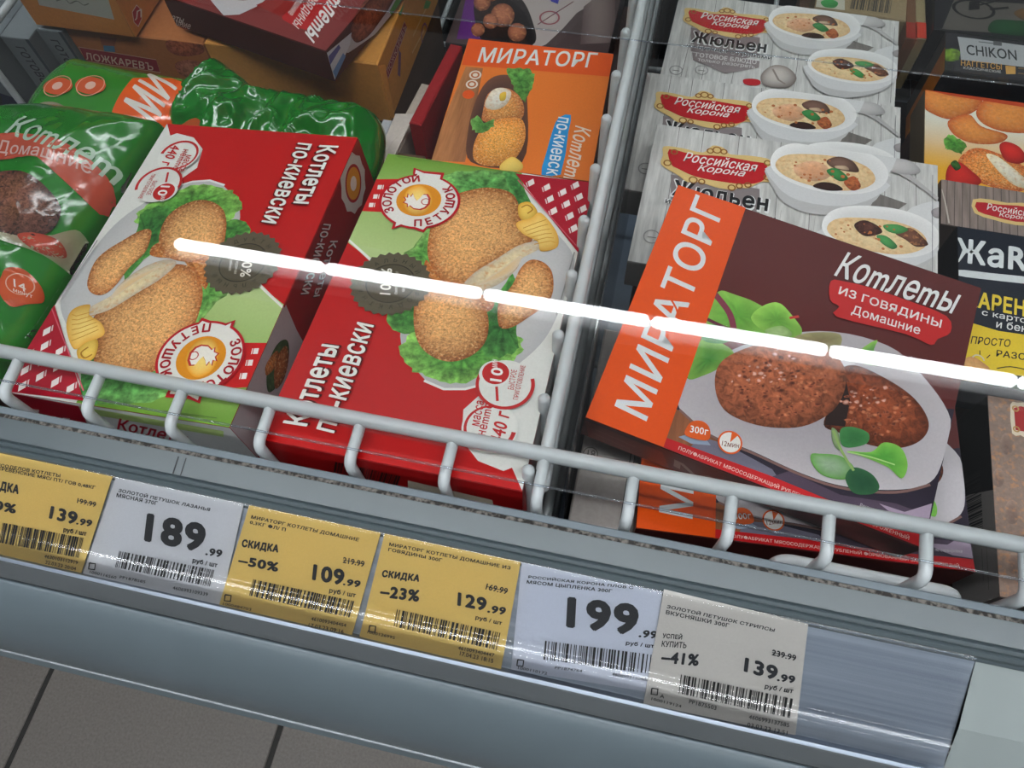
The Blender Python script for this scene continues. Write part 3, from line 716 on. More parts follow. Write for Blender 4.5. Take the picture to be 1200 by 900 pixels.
    D.line([(673, 298), (652, 372)], 1.3, '#8a8a88', part='lettering')
kiev(boxB.top, 'b'); kiev(boxA.top, 'a')
# sides of the right red carton
D = Draw(boxB.front); D.bars((391, 553), (466, 570), (393, 541), n=30, seed=9, part='barcode'); 
D.poly([(478, 563), (577, 586), (578, 592), (478, 573)], '#b5aa98')
V = Vector; w, h = boxB.front.w, boxB.front.h
D = Draw(boxB.right); D.grid([V((0, h)), V((D.f.w, h)), V((D.f.w, 0)), V((0, 0))], lambda u, v: '#b9b7b4' if u > .15 else '#8c1616', 12, 1)
# left red carton: its visible side and its white front end
F = boxA.left; D = Draw(F)
D.poly([F.uv(335, 357), F.uv(352, 397), F.uv(268, 560), F.uv(240, 530)], '#b9afb0')
D.poly([(331, 357), (355, 400), (300, 540), (262, 500)], '#b9afb0')
D.text('Котлеты', (387, 282), (367, 348), (396, 282), '#d8cfcc', .02, shadow='#4a0a0a'); D.text('по-киевски', (379, 262), (352, 345), (388, 263), '#d8cfcc', .02, shadow='#4a0a0a')
D.disc((414, 215), 19, '#c9c3bb', star=.1, n=20, part='emblem'); D.disc((414, 215), 13, '#a01622', part='emblem'); D.disc((414, 215), 11, '#d89028', part='emblem'); D.disc((414, 215), 5, '#e8e0d8', part='emblem')
D.patch([(328, 400), (337, 400), (338, 420), (330, 445), (315, 460), (312, 440), (318, 415)], '#4f6a3c', '#3a4f2c', mat='leaf', part='food_picture')
D.patch([(334, 405), (338, 420), (332, 445), (322, 455), (322, 425)], '#a8602c', '#7c4520', mat='crumb', part='food_picture')
D.patch([(322, 412), (326, 414), (322, 430), (312, 440), (311, 428)], '#c07a3c', '#8c4f24', mat='crumb', part='food_picture')
F = boxA.back; D = Draw(F); w, h = F.w, F.h
D.poly([V((0, 0)), V((w, 0)), V((w, h)), V((0, h))], '#c4c4c2')
D.poly([(62, 470), (92, 476), (104, 500), (60, 500), (10, 470), (-20, 440)], '#a3182a')
D.poly([(92, 476), (262, 505), (262, 512), (98, 484)], '#a9bf74')
D.text('Котлеты', (137, 503), (216, 521), (140, 490), '#a3182a', .03)
for q in ((20, 474), (42, 482), (62, 490), (30, 488), (78, 492)):
    x, y = q; D.poly([(x - 4, y - 3), (x + 4, y - 2), (x + 3, y + 3), (x - 5, y + 2)], '#dccfca')
boxA.flush(); boxB.flush()
# ---------------------------------------------------------------- beef cutlet cartons
MAR, ORG = '#551c1a', '#dc4d0a'
gG = [(.0168, .3418, .9209), (.2034, .3089, .9062), (.1735, .1454, .8928), (-.0131, .1783, .9074)]
boxG = Box('beef_cutlet_carton', 'maroon and orange cutlet carton lying askew on top of the pile', gG, .031, '#4c211c', group='beef cutlet cartons')
hA, hB = on(745, 619, .86), on(1143, 671, .86)
boxH = Box('beef_cutlet_carton', 'maroon and orange cutlet carton under the askew one, its right strip and bottom edge showing', rect((hA.x, hA.y, .86), math.degrees(math.atan2(hB.y - hA.y, hB.x - hA.x)), (hB - hA).length, .150), .032, '#4c211c', group='beef cutlet cartons')
refG = boxG.top
def beef(face, ref=refG, orange=True):
    g = scaled(ref, face); D = Draw(face, g); w, h = face.w, face.h
    D.poly([V((0, 0)), V((w, 0)), V((w, h)), V((0, h))], MAR)
    fp = dict(part='food_picture')
    D.poly([(775, 525), (800, 455), (1120, 480), (1083, 643)], '#28202e')
    D.poly([(776, 524), (790, 478), (840, 505), (870, 560)], '#8a5434', mat='wood')
    D.poly([(800, 535), (820, 512), (850, 520), (905, 550), (925, 590), (880, 560)], '#6c6878', **fp)
    D.poly([(795, 512), (820, 505), (833, 522), (810, 520)], '#8996a8', **fp)
    D.poly([(900, 560), (925, 552), (985, 580), (1050, 590), (1090, 605), (1083, 640), (1000, 600)], '#4a3c4c', **fp)
    D.poly([(1030, 590), (1060, 600), (1092, 590), (1086, 625), (1062, 615)], '#9c8a9c', **fp)
    D.patch([(810, 440), (870, 405), (960, 388), (1040, 405), (1085, 445), (1114, 492), (1106, 535), (1090, 565), (1050, 574), (990, 570), (940, 555), (880, 528), (830, 508), (796, 478), (800, 455)], '#a39ca0', '#b9b2b5', k=.18, light=(.3, -.5), rings=6, **fp)
    D.line([(796, 480), (832, 510), (882, 531), (942, 558), (992, 573), (1050, 577), (1090, 568)], 3, '#7a5a54', smooth=4, **fp)
    lf = dict(mat='leaf', part='food_picture')
    for k, (p, c0, c1) in enumerate([
        ([(826, 365), (842, 342), (860, 345), (890, 357), (905, 372), (895, 392), (862, 395), (835, 390)], '#5b9a34', '#7db048'),
        ([(880, 372), (895, 358), (912, 355), (925, 366), (940, 388), (925, 396), (895, 388)], '#5a9434', '#8cbf50'),
        ([(812, 420), (822, 398), (845, 402), (860, 415), (845, 430), (825, 440), (806, 444)], '#3f7d30', '#76a344'),
        ([(822, 385), (840, 380), (858, 390), (850, 402), (825, 400)], '#2f6a34', '#4a8a44'),
        ([(896, 388), (916, 382), (928, 392), (915, 400)], '#9ab478', '#7fa05c'),
        ([(930, 396), (950, 390), (984, 392), (982, 410), (965, 415), (940, 406)], '#7a6a48', '#8f8a60'),
        ([(1003, 418), (1015, 405), (1028, 399), (1024, 412), (1038, 425), (1020, 428)], '#3f7a3c', '#7fae4c')]):
        D.patch(p, c0, c1, vein=.25, k=.3, frill=.02, seed=k, power=1.4, mat='print', part='food_picture')
    D.line([(838, 345), (855, 368), (862, 395), (868, 402)], 7, '#7c3344', smooth=4, **fp)
    D.line([(828, 374), (845, 382), (862, 390)], 4, '#5c2434', smooth=3, **fp); D.line([(925, 373), (936, 371)], 3, '#c03a34', **fp)
    D.poly([(982, 405), (1003, 415), (1000, 440), (978, 420)], '#c6c0c2', **fp)
    mt = dict(mat='meat', part='food_picture')
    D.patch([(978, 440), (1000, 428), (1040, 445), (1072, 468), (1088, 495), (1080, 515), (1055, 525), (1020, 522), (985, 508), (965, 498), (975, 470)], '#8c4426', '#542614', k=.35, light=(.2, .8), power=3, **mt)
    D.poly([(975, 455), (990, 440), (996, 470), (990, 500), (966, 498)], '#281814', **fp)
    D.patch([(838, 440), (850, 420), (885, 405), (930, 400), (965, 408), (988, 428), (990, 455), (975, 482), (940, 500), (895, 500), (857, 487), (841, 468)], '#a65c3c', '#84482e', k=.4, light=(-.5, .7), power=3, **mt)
    rg = random.Random(4)
    for (cx_, cy_, rx_, ry_, n_) in ((912, 452, 66, 42, 150), (1026, 480, 48, 34, 80)):
        for j in range(n_):
            a_ = rg.uniform(0, 6.28); q_ = math.sqrt(rg.random()) * .9; x, y = cx_ + rx_ * q_ * math.cos(a_), cy_ + ry_ * q_ * math.sin(a_); s_ = rg.uniform(1.2, 3.6)
            up = y < cy_ - 4 and x < cx_ + 20
            D.patch([(x + s_ * math.cos(t) * rg.uniform(.6, 1.5), y + s_ * .7 * math.sin(t) * rg.uniform(.6, 1.4)) for t in [i * 1.05 for i in range(6)]], ('#d8a898' if up else '#b8704c') if rg.random() < .6 else '#5a2a1c', '#9c5438', k=0, rings=2, smooth=2, dk=.06, mat='meat', part='food_picture')
    for k, (p, c0, c1) in enumerate([
        ([(985, 503), (1000, 501), (1017, 508), (1015, 520), (995, 525), (985, 520)], '#2f6a38', '#3f7d44'),
        ([(974, 502), (982, 508), (984, 528), (976, 520)], '#8a9a70', '#6a8458'),
        ([(950, 533), (960, 532), (985, 535), (1001, 550), (990, 562), (965, 558), (952, 545)], '#8fa888', '#5d9a3c'),
        ([(990, 560), (1000, 548), (1020, 555), (1030, 570), (1022, 579), (1000, 578)], '#1f4c30', '#2c5c38'),
        ([(992, 529), (1020, 530), (1035, 519), (1055, 525), (1063, 545), (1056, 561), (1040, 548), (1015, 537)], '#4f9a38', '#7dbb4c')]):
        D.patch(p, c0, c1, vein=.15, k=.15, seed=k, mat='print', part='food_picture')
    D.line([(976, 505), (984, 525), (992, 540), (1000, 552)], 3, '#8aa860', smooth=3, **fp)
    D.line([(992, 530), (1020, 536), (1048, 545)], 1.6, '#a8cc80', smooth=3, **fp)
    D.poly([(777, 512), (900, 557), (990, 594), (1085, 626), (1083, 643), (775, 525)], '#b8181c')
    D.text('ПОЛУФАБРИКАТ МЯСОСОДЕРЖАЩИЙ РУБЛЕНЫЙ ФОРМОВАННЫЙ ЗАМОРОЖЕННЫЙ', (794, 528), (1064, 634), (796, 522), '#dcb8b0', .01)
    D.text('Рекомендации по сервировке', (1006, 595), (1074, 616), (1008, 590), '#cfc8cc', 0)
    if orange:
        D.poly([V((0, 0)), V((0, h)), (875, 240), (777, 525)], ORG)
        D.text('МИРАТОРГ', (758, 495), (850, 243), (719, 476), '#d8dbdc', .02)
        D.line([(785, 350), (792, 362), (796, 376)], 2.2, ORG, part='lettering', smooth=3)
    D.text('Коmлеmы', (976, 324), (1114, 369), (993, 296), '#e4e2e0', .018)
    D.poly([(973, 330), (990, 331), (1020, 338), (1060, 352), (1108, 371), (1113, 390), (1098, 398), (1090, 405), (1060, 392), (980, 372), (983, 360), (972, 352)], '#b81e1e', smooth=3)
    D.text('ИЗ ГОВЯДИНЫ', (981, 347), (1101, 387), (984, 336), '#e4dcd8', .02); D.text('Домашние', (996, 370), (1076, 395), (999, 358), '#e4dcd8', .012)
    D.poly([(803, 511), (805, 500), (812, 494), (822, 494), (830, 500), (832, 511), (826, 517)], '#d85818', part='badge', smooth=3)
    D.text('300г', (808, 507), (829, 511), (809, 499), '#ece8e4', .02, part='badge')
    D.disc((855, 519), 14, '#d85818', part='badge'); D.disc((855, 519), 12, '#e6e2dc', part='badge'); D.poly([(855, 519), (857, 507), (864, 511)], '#d85818', part='badge'); D.text('12мин', (845, 523), (865, 526), (846, 517), '#703020', .01, part='badge')
beef(boxG.top)
# the lower one: its print seen where it shows
F = boxH.top; ref2 = refG
beef(F)
D = Draw(boxG.front); D.poly([(685, 492), (776, 530), (780, 556), (690, 512)], '#6a2a1c'); D.line([(697, 503), (745, 524)], .8, '#7c4438', part='lettering'); D.line([(696, 508), (738, 526)], .8, '#7c4438', part='lettering')
D.text('М', (789, 546), (840, 570), (790, 538), '#7c6a62', .02)
boxG.flush(); boxH.flush()
# ---------------------------------------------------------------- julienne cartons
jd = [(.871, (770, 145), (1101, 194)), (.8405, (763, 85), (1049, 125)), (.810, (797, -9), (1054, 25))]
jl = ['whitewashed-wood printed julienne carton on top, partly under the maroon carton', 'julienne carton second from the top of the row, one bowl showing', 'rearmost julienne carton with its black title showing and two bowls']
jb = []
for (z, a, b_), l in zip(jd, jl):
    p = on(*a, z); q = on(*b_, z); ang = math.degrees(math.atan2(q.y - p.y, q.x - p.x)); e = Vector((math.sin(math.radians(ang)), -math.cos(math.radians(ang)), 0))
    O = p + e * .128; jb.append(Box('julienne_carton', l, rect(O, ang, .2005, .128), .029, '#8e8c8a', group='julienne cartons'))
ref1, ref3 = jb[0].top, jb[2].top
def julienne(face):
    f = scaled(ref1, face); D = Draw(face, f); E = Draw(face, scaled(ref3, face)); w, h = face.w, face.h
    D.poly([V((0, 0)), V((w, 0)), V((w, h)), V((0, h))], '#cfcdc9', mat='wood')
    for i, x in enumerate((.018, .036, .062, .092, .115, .14, .165, .186)):
        D.line([V((x, 0)), V((x + .001, h * .4)), V((x - .001, h))], .9, '#6e6a68')
        for j in range(3): 
            y = random.uniform(0, h * .8); D.line([V((x + .004 + j * .006, y)), V((x + .0045 + j * .006, y + .02))], .5, '#98948f')
    D.poly([(786, 205), (890, 222), (890, 252), (850, 262), (786, 245)], '#857a7a')
    E.poly([(811, 62), (890, 72), (889, 80), (850, 87), (812, 71)], '#8b8080')
    E.text('ГОТОВОЕ БЛЮДО', (815, 68), (886, 77), (816, 62), '#d8d4d0', .01); E.text('только разогреть', (817, 73), (884, 82), (818, 69), '#d8d4d0', .0)
    E.text('Жюльен', (808, 51), (898, 65), (812, 36), '#e4e4e2', .06); E.text('Жюльен', (810, 50), (897, 63), (813, 37), '#16161a', .035)
    E.text('из курицы с грибами', (803, 57), (905, 73), (804, 51), '#dcdcda', .04); E.text('из курицы с грибами', (804, 57), (904, 72), (805, 52), '#26262a', .01)
    E.poly([(871, 94), (881, 93), (890, 95), (890, 100), (880, 101), (872, 99)], '#b42028', smooth=3)
    for x in (792, 822): E.ring((x, 83), 6, 1, '#9a9896'); E.line([(x - 4, 83), (x + 4, 84)], .8, '#807e7c')
    # logo
    out = [(779, 173), (800, 175), (824, 180), (835, 172), (848, 175), (855, 182), (880, 184), (903, 190), (903, 212), (890, 214), (876, 221), (866, 220), (858, 223), (838, 220), (820, 214), (806, 214), (795, 206), (776, 194), (778, 183)]
    c = f(840, 197); g2 = [c + (f(*p) - c) * 1.02 for p in out]
    D.poly(g2, '#d8b878', part='emblem', smooth=3)
    D.poly([(784, 176), (812, 182), (845, 184), (880, 190), (898, 194), (896, 211), (876, 217), (846, 214), (815, 208), (795, 199), (786, 193)], '#b4141c', part='emblem', smooth=3)
    for (x, y, r_) in ((790, 179, 3), (782, 192, 3.5), (899, 192, 3), (899, 209, 3.5), (840, 177, 4), (832, 178, 3), (848, 179, 3), (857, 221, 3.5), (866, 219, 3), (812, 212, 4), (822, 214, 3), (876, 218, 3)):
        D.ring((x, y), r_, 1.5, '#8a5a24', part='emblem', n=16)
    D.text('Российская', (800, 190), (884, 203), (806, 179), '#ece4de', .015, part='emblem'); D.text('Корона', (815, 203), (869, 210), (822, 194), '#ece4de', .015, part='emblem')
    fp = dict(part='food_picture')
    # spoon
    D.line([(1100, 235), (1070, 212), (1035, 193)], 6, '#b4b0ae', **fp); D.patch([(1020, 190), (1040, 186), (1066, 190), (1078, 202), (1064, 206), (1040, 202)], '#c4c0be', '#a9a5a4', **fp)
    # bowls, the rear one first
    def bowl(pt, dx, dy, k):
        def q(x, y): return (x + dx, y + dy)
        D.poly([q(905, 195), q(906, 222), q(920, 240), q(950, 252), q(985, 251), q(1020, 240), q(1033, 224), q(1036, 205)], '#bdbbba', smooth=3, **fp)
        D.poly([q(905, 194), q(909, 218), q(935, 236), q(985, 243), q(1025, 232), q(1034, 212)], '#d2d1d1', smooth=3, **fp)
        D.poly([q(1000, 176), q(1030, 163), q(1050, 168), q(1050, 185), q(1040, 205), q(1020, 200)], '#d6d5d4', smooth=3, **fp); D.patch([q(1030, 174), q(1040, 170), q(1049, 175), q(1048, 183), q(1034, 182)], '#a09898', '#8c8686', **fp)
        D.patch([q(902, 192), q(912, 175), q(940, 168), q(985, 171), q(1020, 182), q(1038, 198), q(1038, 214), q(1020, 226), q(985, 229), q(945, 222), q(913, 208)], '#d8d6d4', '#eceae8', k=.1, power=4, **fp)
        D.patch([q(908, 195), q(918, 184), q(945, 182), q(985, 186), q(1015, 197), q(1025, 212), q(1012, 222), q(985, 225), q(950, 219), q(920, 208)], '#e8cfa0', '#dcb98a', k=.1, mat='cream', **fp)
        if k == 0:
            D.patch([q(930, 197), q(950, 190), q(968, 196), q(972, 208), q(955, 214), q(935, 208)], '#dba078', '#d2a684', mat='cream', **fp)
            D.patch([q(968, 190), q(982, 185), q(998, 190), q(1006, 202), q(996, 203), q(975, 198)], '#77594c', '#4c342c', **fp)
            D.patch([q(978, 196), q(990, 196), q(994, 201), q(980, 199)], '#c8ac90', '#a88870', **fp)
            D.patch([q(952, 220), q(962, 215), q(978, 217), q(987, 224), q(970, 225)], '#3a201c', '#2e1a16', **fp)
            D.patch([q(988, 215), q(1000, 208), q(1008, 220), q(998, 225)], '#b46438', '#98482a', mat='meat', **fp)
            D.patch([q(968, 201), q(980, 199), q(993, 210), q(984, 214), q(973, 208)], '#3e8a48', '#2c6a38', **fp)
        else:
            D.patch([q(940, 190), q(952, 185), q(968, 192), q(972, 200), q(955, 204), q(945, 199)], '#5a342c', '#3c241e', mat='meat', **fp)
            D.patch([q(988, 200), q(1005, 194), q(1020, 205), q(1026, 214), q(1012, 216), q(1000, 208)], '#6c4434', '#4a2c22', mat='cream', **fp)
            D.patch([q(974, 191), q(990, 190), q(1003, 196), q(992, 201), q(979, 198)], '#4a9450', '#3c7a40', **fp)
            D.patch([q(966, 203), q(978, 204), q(990, 215), q(984, 219), q(972, 212)], '#4a9450', '#357040', **fp)
        for j in range(26):
            x = random.uniform(918, 1016); y = random.uniform(188, 220)
            if ((x - 966) / 50) ** 2 + ((y - 204 - (x - 966) * .14) / 15) ** 2 < 1: D.disc(q(x, y), random.uniform(.8, 2.2), '#b4683a', n=8, **fp)
    # mushroom slice between logo and bowl
    E.patch([(892, 88), (905, 78), (922, 80), (933, 92), (925, 103), (905, 104), (893, 99)], '#c8bfb8', '#7c706a', part='food_picture'); E.line([(905, 82), (912, 95), (920, 100)], 2, '#8c8078', part='food_picture')
    D.poly([(1018, 245), (1028, 228), (1062, 240), (1050, 248)], '#77716c', mat='wood')
    bowl(f, 0, 0, 0); bowl(f, 60, 75, 1)
    D.line([V((w - .0045, h - .012)), V((w - .0045, .02))], .8, '#6e6e74', part='lettering')
for bx in jb: julienne(bx.top); bx.flush()
# ---------------------------------------------------------------- orange carton at the back
K = Box('cutlet_carton', 'bright orange cutlet carton with a blue stripe at the back of the left basket', [(-.1813, .5586, .8298), (-.0514, .5625, .8284), (-.047, .4168, .8283), (-.177, .4129, .8297)], .04, '#8a3a1c')
D = Draw(K.top); F = K.top; w, h = F.w, F.h; fp = dict(part='food_picture')
D.poly([V((0, 0)), V((w, 0)), V((w, h)), V((0, h))], '#e2762c')
D.grid([(546, 78), (566, 80), (545, 190), (500, 188)], lambda u, v: mixc('#b87848', '#9a6440', u), 4, 4, mat='wood')
D.poly([V((0, h)), V((w, h)), (716, 90), (541, 76)], '#e0561c')
D.text('МИРАТОРГ', (559, 73), (697, 80), (565, 55), '#e2e2de', .02)
D.patch([(552, 190), (549, 150), (560, 112), (575, 92), (595, 88), (612, 98), (618, 120), (612, 190)], '#3c2c2c', '#6a4434', **fp)
D.patch([(594, 82), (610, 80), (625, 85), (624, 100), (615, 118), (606, 112), (600, 98)], '#4f8a3c', '#6ea44c', mat='leaf', frill=.25, vein=.5, **fp)
D.patch([(566, 130), (572, 110), (590, 103), (606, 110), (614, 125), (610, 140), (585, 145), (566, 142)], '#dc9650', '#b8683c', mat='crumb', **fp)
D.patch([(568, 124), (576, 107), (588, 103), (599, 108), (594, 122), (580, 129)], '#e8e2d4', '#d8c8ae', mat='cream', **fp); D.patch([(586, 110), (593, 108), (592, 117), (586, 118)], '#dcb840', '#d8a840', **fp)
D.patch([(554, 178), (560, 158), (575, 143), (598, 138), (613, 142), (615, 165), (600, 190), (575, 195), (558, 190)], '#eaa24c', '#cc7c38', mat='crumb', **fp)
D.patch([(552, 142), (560, 136), (568, 145), (578, 140), (578, 148), (565, 156), (554, 152)], '#4f8a3c', '#7ab058', mat='leaf', frill=.3, **fp)
D.patch([(586, 194), (600, 184), (612, 192), (610, 200), (590, 203)], '#e8c868', '#d8b050', **fp)
for k, (x, y) in enumerate(((557, 88), (553, 99))): D.disc((x, y), 6, '#e4d4c4', part='badge'); D.disc((x, y), 4.3, '#b8683c', part='badge'); D.disc((x, y), 2.5, '#e4d4c4', part='badge')
D.disc((549, 111), 6, '#e0561c', part='badge')
D.poly([(655, 138), (669, 135), (666, 155), (657, 205), (634, 208), (640, 180), (648, 152)], '#2a8cc8', smooth=2)
D.text('по-киевски', (640, 0 + 136), (628, 215), (666, 137), '#e8eaea', .015) if 0 else D.text('по-киевски', (654, 137), (638, 212), (667, 139), '#e8eaea', .02)
D.text('Коmлеmы', (674, 147), (658, 216), (693, 153), '#ecd8c4', .02)
K.flush()
# ---------------------------------------------------------------- cartons in the back left corner
def upright(name, label, x0, x1, yf, ztop, zbot, depth, col, group=None, mat='cardboard', yaw=0):
    return Box(name, label, rect((x0, yf, ztop), yaw, x1 - x0, depth), ztop - zbot, col, group=group, mat=mat)
OR = '#c27a38'
R3 = upright('orange_carton', 'orange carton with a torn open end and maroon labels, under the maroon carton', -.400, -.242, .4907, .850, .785, .21, '#c98a40', group='orange meal cartons')
R2 = upright('orange_carton', 'orange-brown carton low behind the green pack, a wide maroon label on its front', -.536, -.402, .4907, .848, .775, .20, '#a8673a', group='orange meal cartons')
R1 = upright('orange_carton', 'orange carton with a pale paper label, on top in the back left corner', -.5587, -.4615, .486, .905, .850, .16, OR, group='orange meal cartons')
D = Draw(R2.front); D.poly([(92, 55), (183, 70), (188, 85), (97, 71)], '#8a2430'); D.line([(92, 55), (183, 70), (188, 85), (97, 71), (92, 55)], .8, '#c49a80')
D.text('ЛОЖКАРЕВЪ', (101, 70), (180, 83), (99, 61), '#d8b8a4', .02)
D.patch([(195, 48), (215, 42), (236, 50), (238, 62), (215, 66), (198, 60)], '#a85838', '#8c4a34', part='food_picture', mat='meat'); D.patch([(205, 75), (225, 70), (246, 80), (240, 92), (215, 90)], '#a86850', '#94543c', part='food_picture', mat='meat')
D.poly([(121, 53), (134, 54), (135, 61), (122, 60)], '#4a7894'); D.poly([(117, 43), (137, 45), (134, 54), (119, 53)], '#8c5038')
D.line([(72, 34), (92, 70)], 3, '#b8a894')
D = Draw(R1.front); D.poly([(42, -6), (126, -4), (134, 23), (46, 6)], '#b4b0aa')
D.line([(66, 1), (76, -1), (82, 4), (90, 1), (98, 6), (104, 4)], .9, '#6a6660', part='lettering', smooth=3)
D.line([(140, 0), (158, 44)], .8, '#8c5428')
D = Draw(R1.right); D.poly([(155, 14), (160, 6), (166, 12), (166, 22), (162, 31), (157, 26)], '#9a1c24'); D.line([(155, 14), (160, 6), (166, 12), (166, 22), (162, 31), (157, 26), (155, 14)], .8, '#d8c8b4'); D.text('Л', (158, 24), (166, 20), (158, 14), '#e0d4c8', .02)
D = Draw(R3.right)
for q, c in (([(452, 84), (474, 25), (477, 32), (455, 92)], '#8a2438'), ([(489, 86), (511, 38), (513, 46), (492, 92)], '#8a2438'), ([(498, 92), (506, 70), (508, 80), (500, 98)], '#7c3040'), ([(467, 58), (470, 62), (469, 90), (466, 88)], '#7c5470')):
    D.poly(q, c)
    if q[0] == (452, 84): D.line(q + [q[0]], .7, '#c8a088')
D.text('ЛОЖКАРЕВЪ', (455, 88), (476, 33), (453, 83), '#d8b8a4', .01)
D.text('ЛОЖКАРЕВЪ', (492, 88), (512, 45), (490, 85), '#d8b8a4', .01)
D.line([(497, 35), (483, 62)], 1, '#e0b070'); D.line([(484, 42), (500, 8)], 1.2, '#d8a468')
D.poly([(496, 10), (499, 0), (505, 2), (502, 10)], '#5a9a48'); D.poly([(466, 14), (474, 2), (470, 18)], '#5a9a48')
D.ring((497, 40), 5, 1.2, '#8a5070', n=16); 
for b_ in (R1, R2, R3): b_.flush()
# torn flaps and inner sleeve of the orange carton
def slab(name, root, pts, n, t, col, mat='cardboard', label=None):
    P = [Vector(p) for p in pts]; n = Vector(n).normalized() * t; k = len(P)
    vs = P + [p + n for p in P]; fs = [tuple(range(k))[::-1], tuple(range(k, 2 * k))] + [(i, (i + 1) % k, k + (i + 1) % k, k + i) for i in range(k)]
    return link(name, mesh(vs, fs, [hx(col)] * len(vs)), root, [mat], label=label)
slab('flap', R3.root, [(-.2418, .4915, .848), (-.2418, .4915, .79), (-.2400, .494, .788), (-.2385, .4955, .846)], (1, .3, 0), .0012, '#c98a40')
for k, (l, yb_, z0, c) in enumerate((('low pale carton with its flap open beside the torn orange carton', .43, .80, '#b8aa9c'), ('narrow dark red carton on edge between the orange carton and the bright orange one', .455, .80, '#8e1418'))):
    x = -.232 + k * .024; y0 = yb_
    B = upright('carton_on_edge', l, x, x + (.012 if k == 0 else .011), y0, (.800, .826)[k], .75, .10, c, yaw=-6)
    if k == 0:
        slab('flap', B.root, [(x - .002, y0 - .012, .803), (x + .004, y0 + .045, .812), (x + .022, y0 + .045, .815), (x + .012, y0 - .005, .803)], (0, 0, 1), .001, '#c2b6ac')
    B.flush()
W1 = upright('white_carton', 'pale carton standing on edge in the dark slot behind the pale flap', -.2435, -.2345, .40, .80, .74, .08, '#b9b9bc')
# maroon carton on the orange ones
SB = Vector((-.268, .46, .885)); ex = Vector((.968, -.25, 0)); ey = Vector((.25, .968, 0))
# canonical: print reads towards the viewer, its top to the right
BLc = SB - ex * .165 + ey * .185; BRc = SB - ex * .165; TRc = SB; TLc = SB + ey * .185
boxS = Box('beef_cutlet_carton', 'maroon cutlet carton at the top edge of the photo, lying on the orange cartons', [TLc, TRc, BRc, BLc], .031, '#4c211c', group='beef cutlet cartons')
F = boxS.top; D = Draw(F); w, h = F.w, F.h
D.poly([V((0, 0)), V((w, 0)), V((w, h)), V((0, h))], '#7a3230')
D.poly([(180, -30), (240, -8), (262, 18), (300, 8), (330, -30)], '#c0bcbe', smooth=2); D.patch([(240, -20), (262, -4), (290, 0), (300, -14), (280, -30), (250, -30)], '#a85838', '#6a3424', mat='meat', **fp)
D.poly([(362, 0), (380, -20), (400, -8), (386, 12), (364, 34), (345, 30), (330, 18)], '#b02424', smooth=3)
D.poly([(300, 6), (345, -14), (352, 0), (330, 20)], '#8a2824')
D.text('ИЗ ГОВЯДИНЫ', (375, -24), (341, 26), (384, -16), '#dcd0cc', .02); D.text('Домашние', (356, -14), (336, 14), (364, -8), '#dcd0cc', .01)
D.text('Коmлеmы', (402, -26), (357, 38), (416, -10), '#e2dedc', .03)
D.poly([(382, 60), (408, 36), (432, 50), (480, -40), (500, -40), (470, 60)], '#bcb6ba')
D.patch([(410, 38), (412, 25), (425, 5), (445, -20), (470, -30), (466, 0), (450, 20), (432, 44), (418, 50)], '#9a5438', '#5e2c20', mat='meat', **fp)
D.patch([(458, 14), (466, -4), (480, -14), (474, 6), (464, 18)], '#5a9a48', '#4a8438', mat='leaf', **fp)
Fr = boxS.back
D = Draw(boxS.right if 0 else boxS.front)
for Fx in (boxS.right,):
    D = Draw(Fx); D.text('Домашние', (184, 24), (222, 36), (186, 15), '#b8a09c', .01); D.poly([(182, 24), (222, 34), (220, 42), (186, 32)], '#8a2420'); D.text('Котлеты', (182, 18), (214, 28), (184, 10), '#c8b4b0', .02)
D = Draw(boxS.back)
D.poly([(400, 60), (410, 40), (425, 20), (450, -20), (480, -20), (462, 14), (440, 42), (420, 54), (408, 62)], '#b4aeb2')
D.patch([(411, 40), (414, 26), (424, 10), (445, -14), (466, -14), (458, 6), (446, 24), (432, 42), (418, 50)], '#9a5438', '#5e2c20', mat='meat', **fp)
D.poly([(456, 14), (466, -4), (474, -6), (464, 16), (459, 18)], '#4f8a3c')
for q, c in (([(383, 62), (412, 38), (410, 52), (392, 94)], '#c4c4cc'), ([(385, 66), (397, 52), (399, 56), (387, 76)], '#5a5a90'), ([(390, 84), (402, 62), (405, 66), (393, 92)], '#6a88b4')): D.poly(q, c)
boxS.flush()
# blue and white cartons in the far left corner
for k, (x0, x1, zt, l, t1) in enumerate(((-.563, -.5375, .846, 'white and blue carton standing on edge beside the orange ones', 'Тесто'), (-.594, -.565, .844, 'white and blue carton on edge at the left end, nearest the wire', 'Тесто'), (-.690, -.606, .835, 'white and dark blue carton seen through the wire at the left edge', ''))):
    B = upright('blue_white_carton', l, x0, x1, .486 - .012 * k, zt, .72, .15, '#70767a', group='blue and white cartons', mat='print')
    F = B.front; w, h = F.w, F.h; D = Draw(F)
    D.poly([V((w * .86, h)), V((w, h)), V((w, 0)), V((w * .94, 0))], '#3a4248')
    D.poly([V((w * .1, h * .42)), V((w * .8, h * .44)), V((w * .8, h * .22)), V((w * .1, h * .2))], '#1e3c74')
    D.line([V((w * .25, h * .36)), V((w * .65, h * .34))], 1.5, '#c0c8d4'); D.line([V((w * .25, h * .30)), V((w * .6, h * .28))], 1.5, '#c0c8d4')
    if t1: D.text('готовое', V((w * .3, h * .92)), V((w * .3, h * .52)), V((w * .62, h * .92)), '#2a2c30', .01)
    if k == 2: D.poly([V((0, h * .7)), V((w, h * .5)), V((w, 0)), V((0, 0))], '#141e3c'); D.poly([V((w * .3, h * .62)), V((w * .7, h * .52)), V((w * .6, h * .4)), V((w * .2, h * .48))], '#20241c')
    D2_ = Draw(B.top); F = B.top; D2_.poly([V((0, 0)), V((F.w, 0)), V((F.w, F.h * .3)), V((0, F.h * .3))], '#7a8084')
    B.flush()
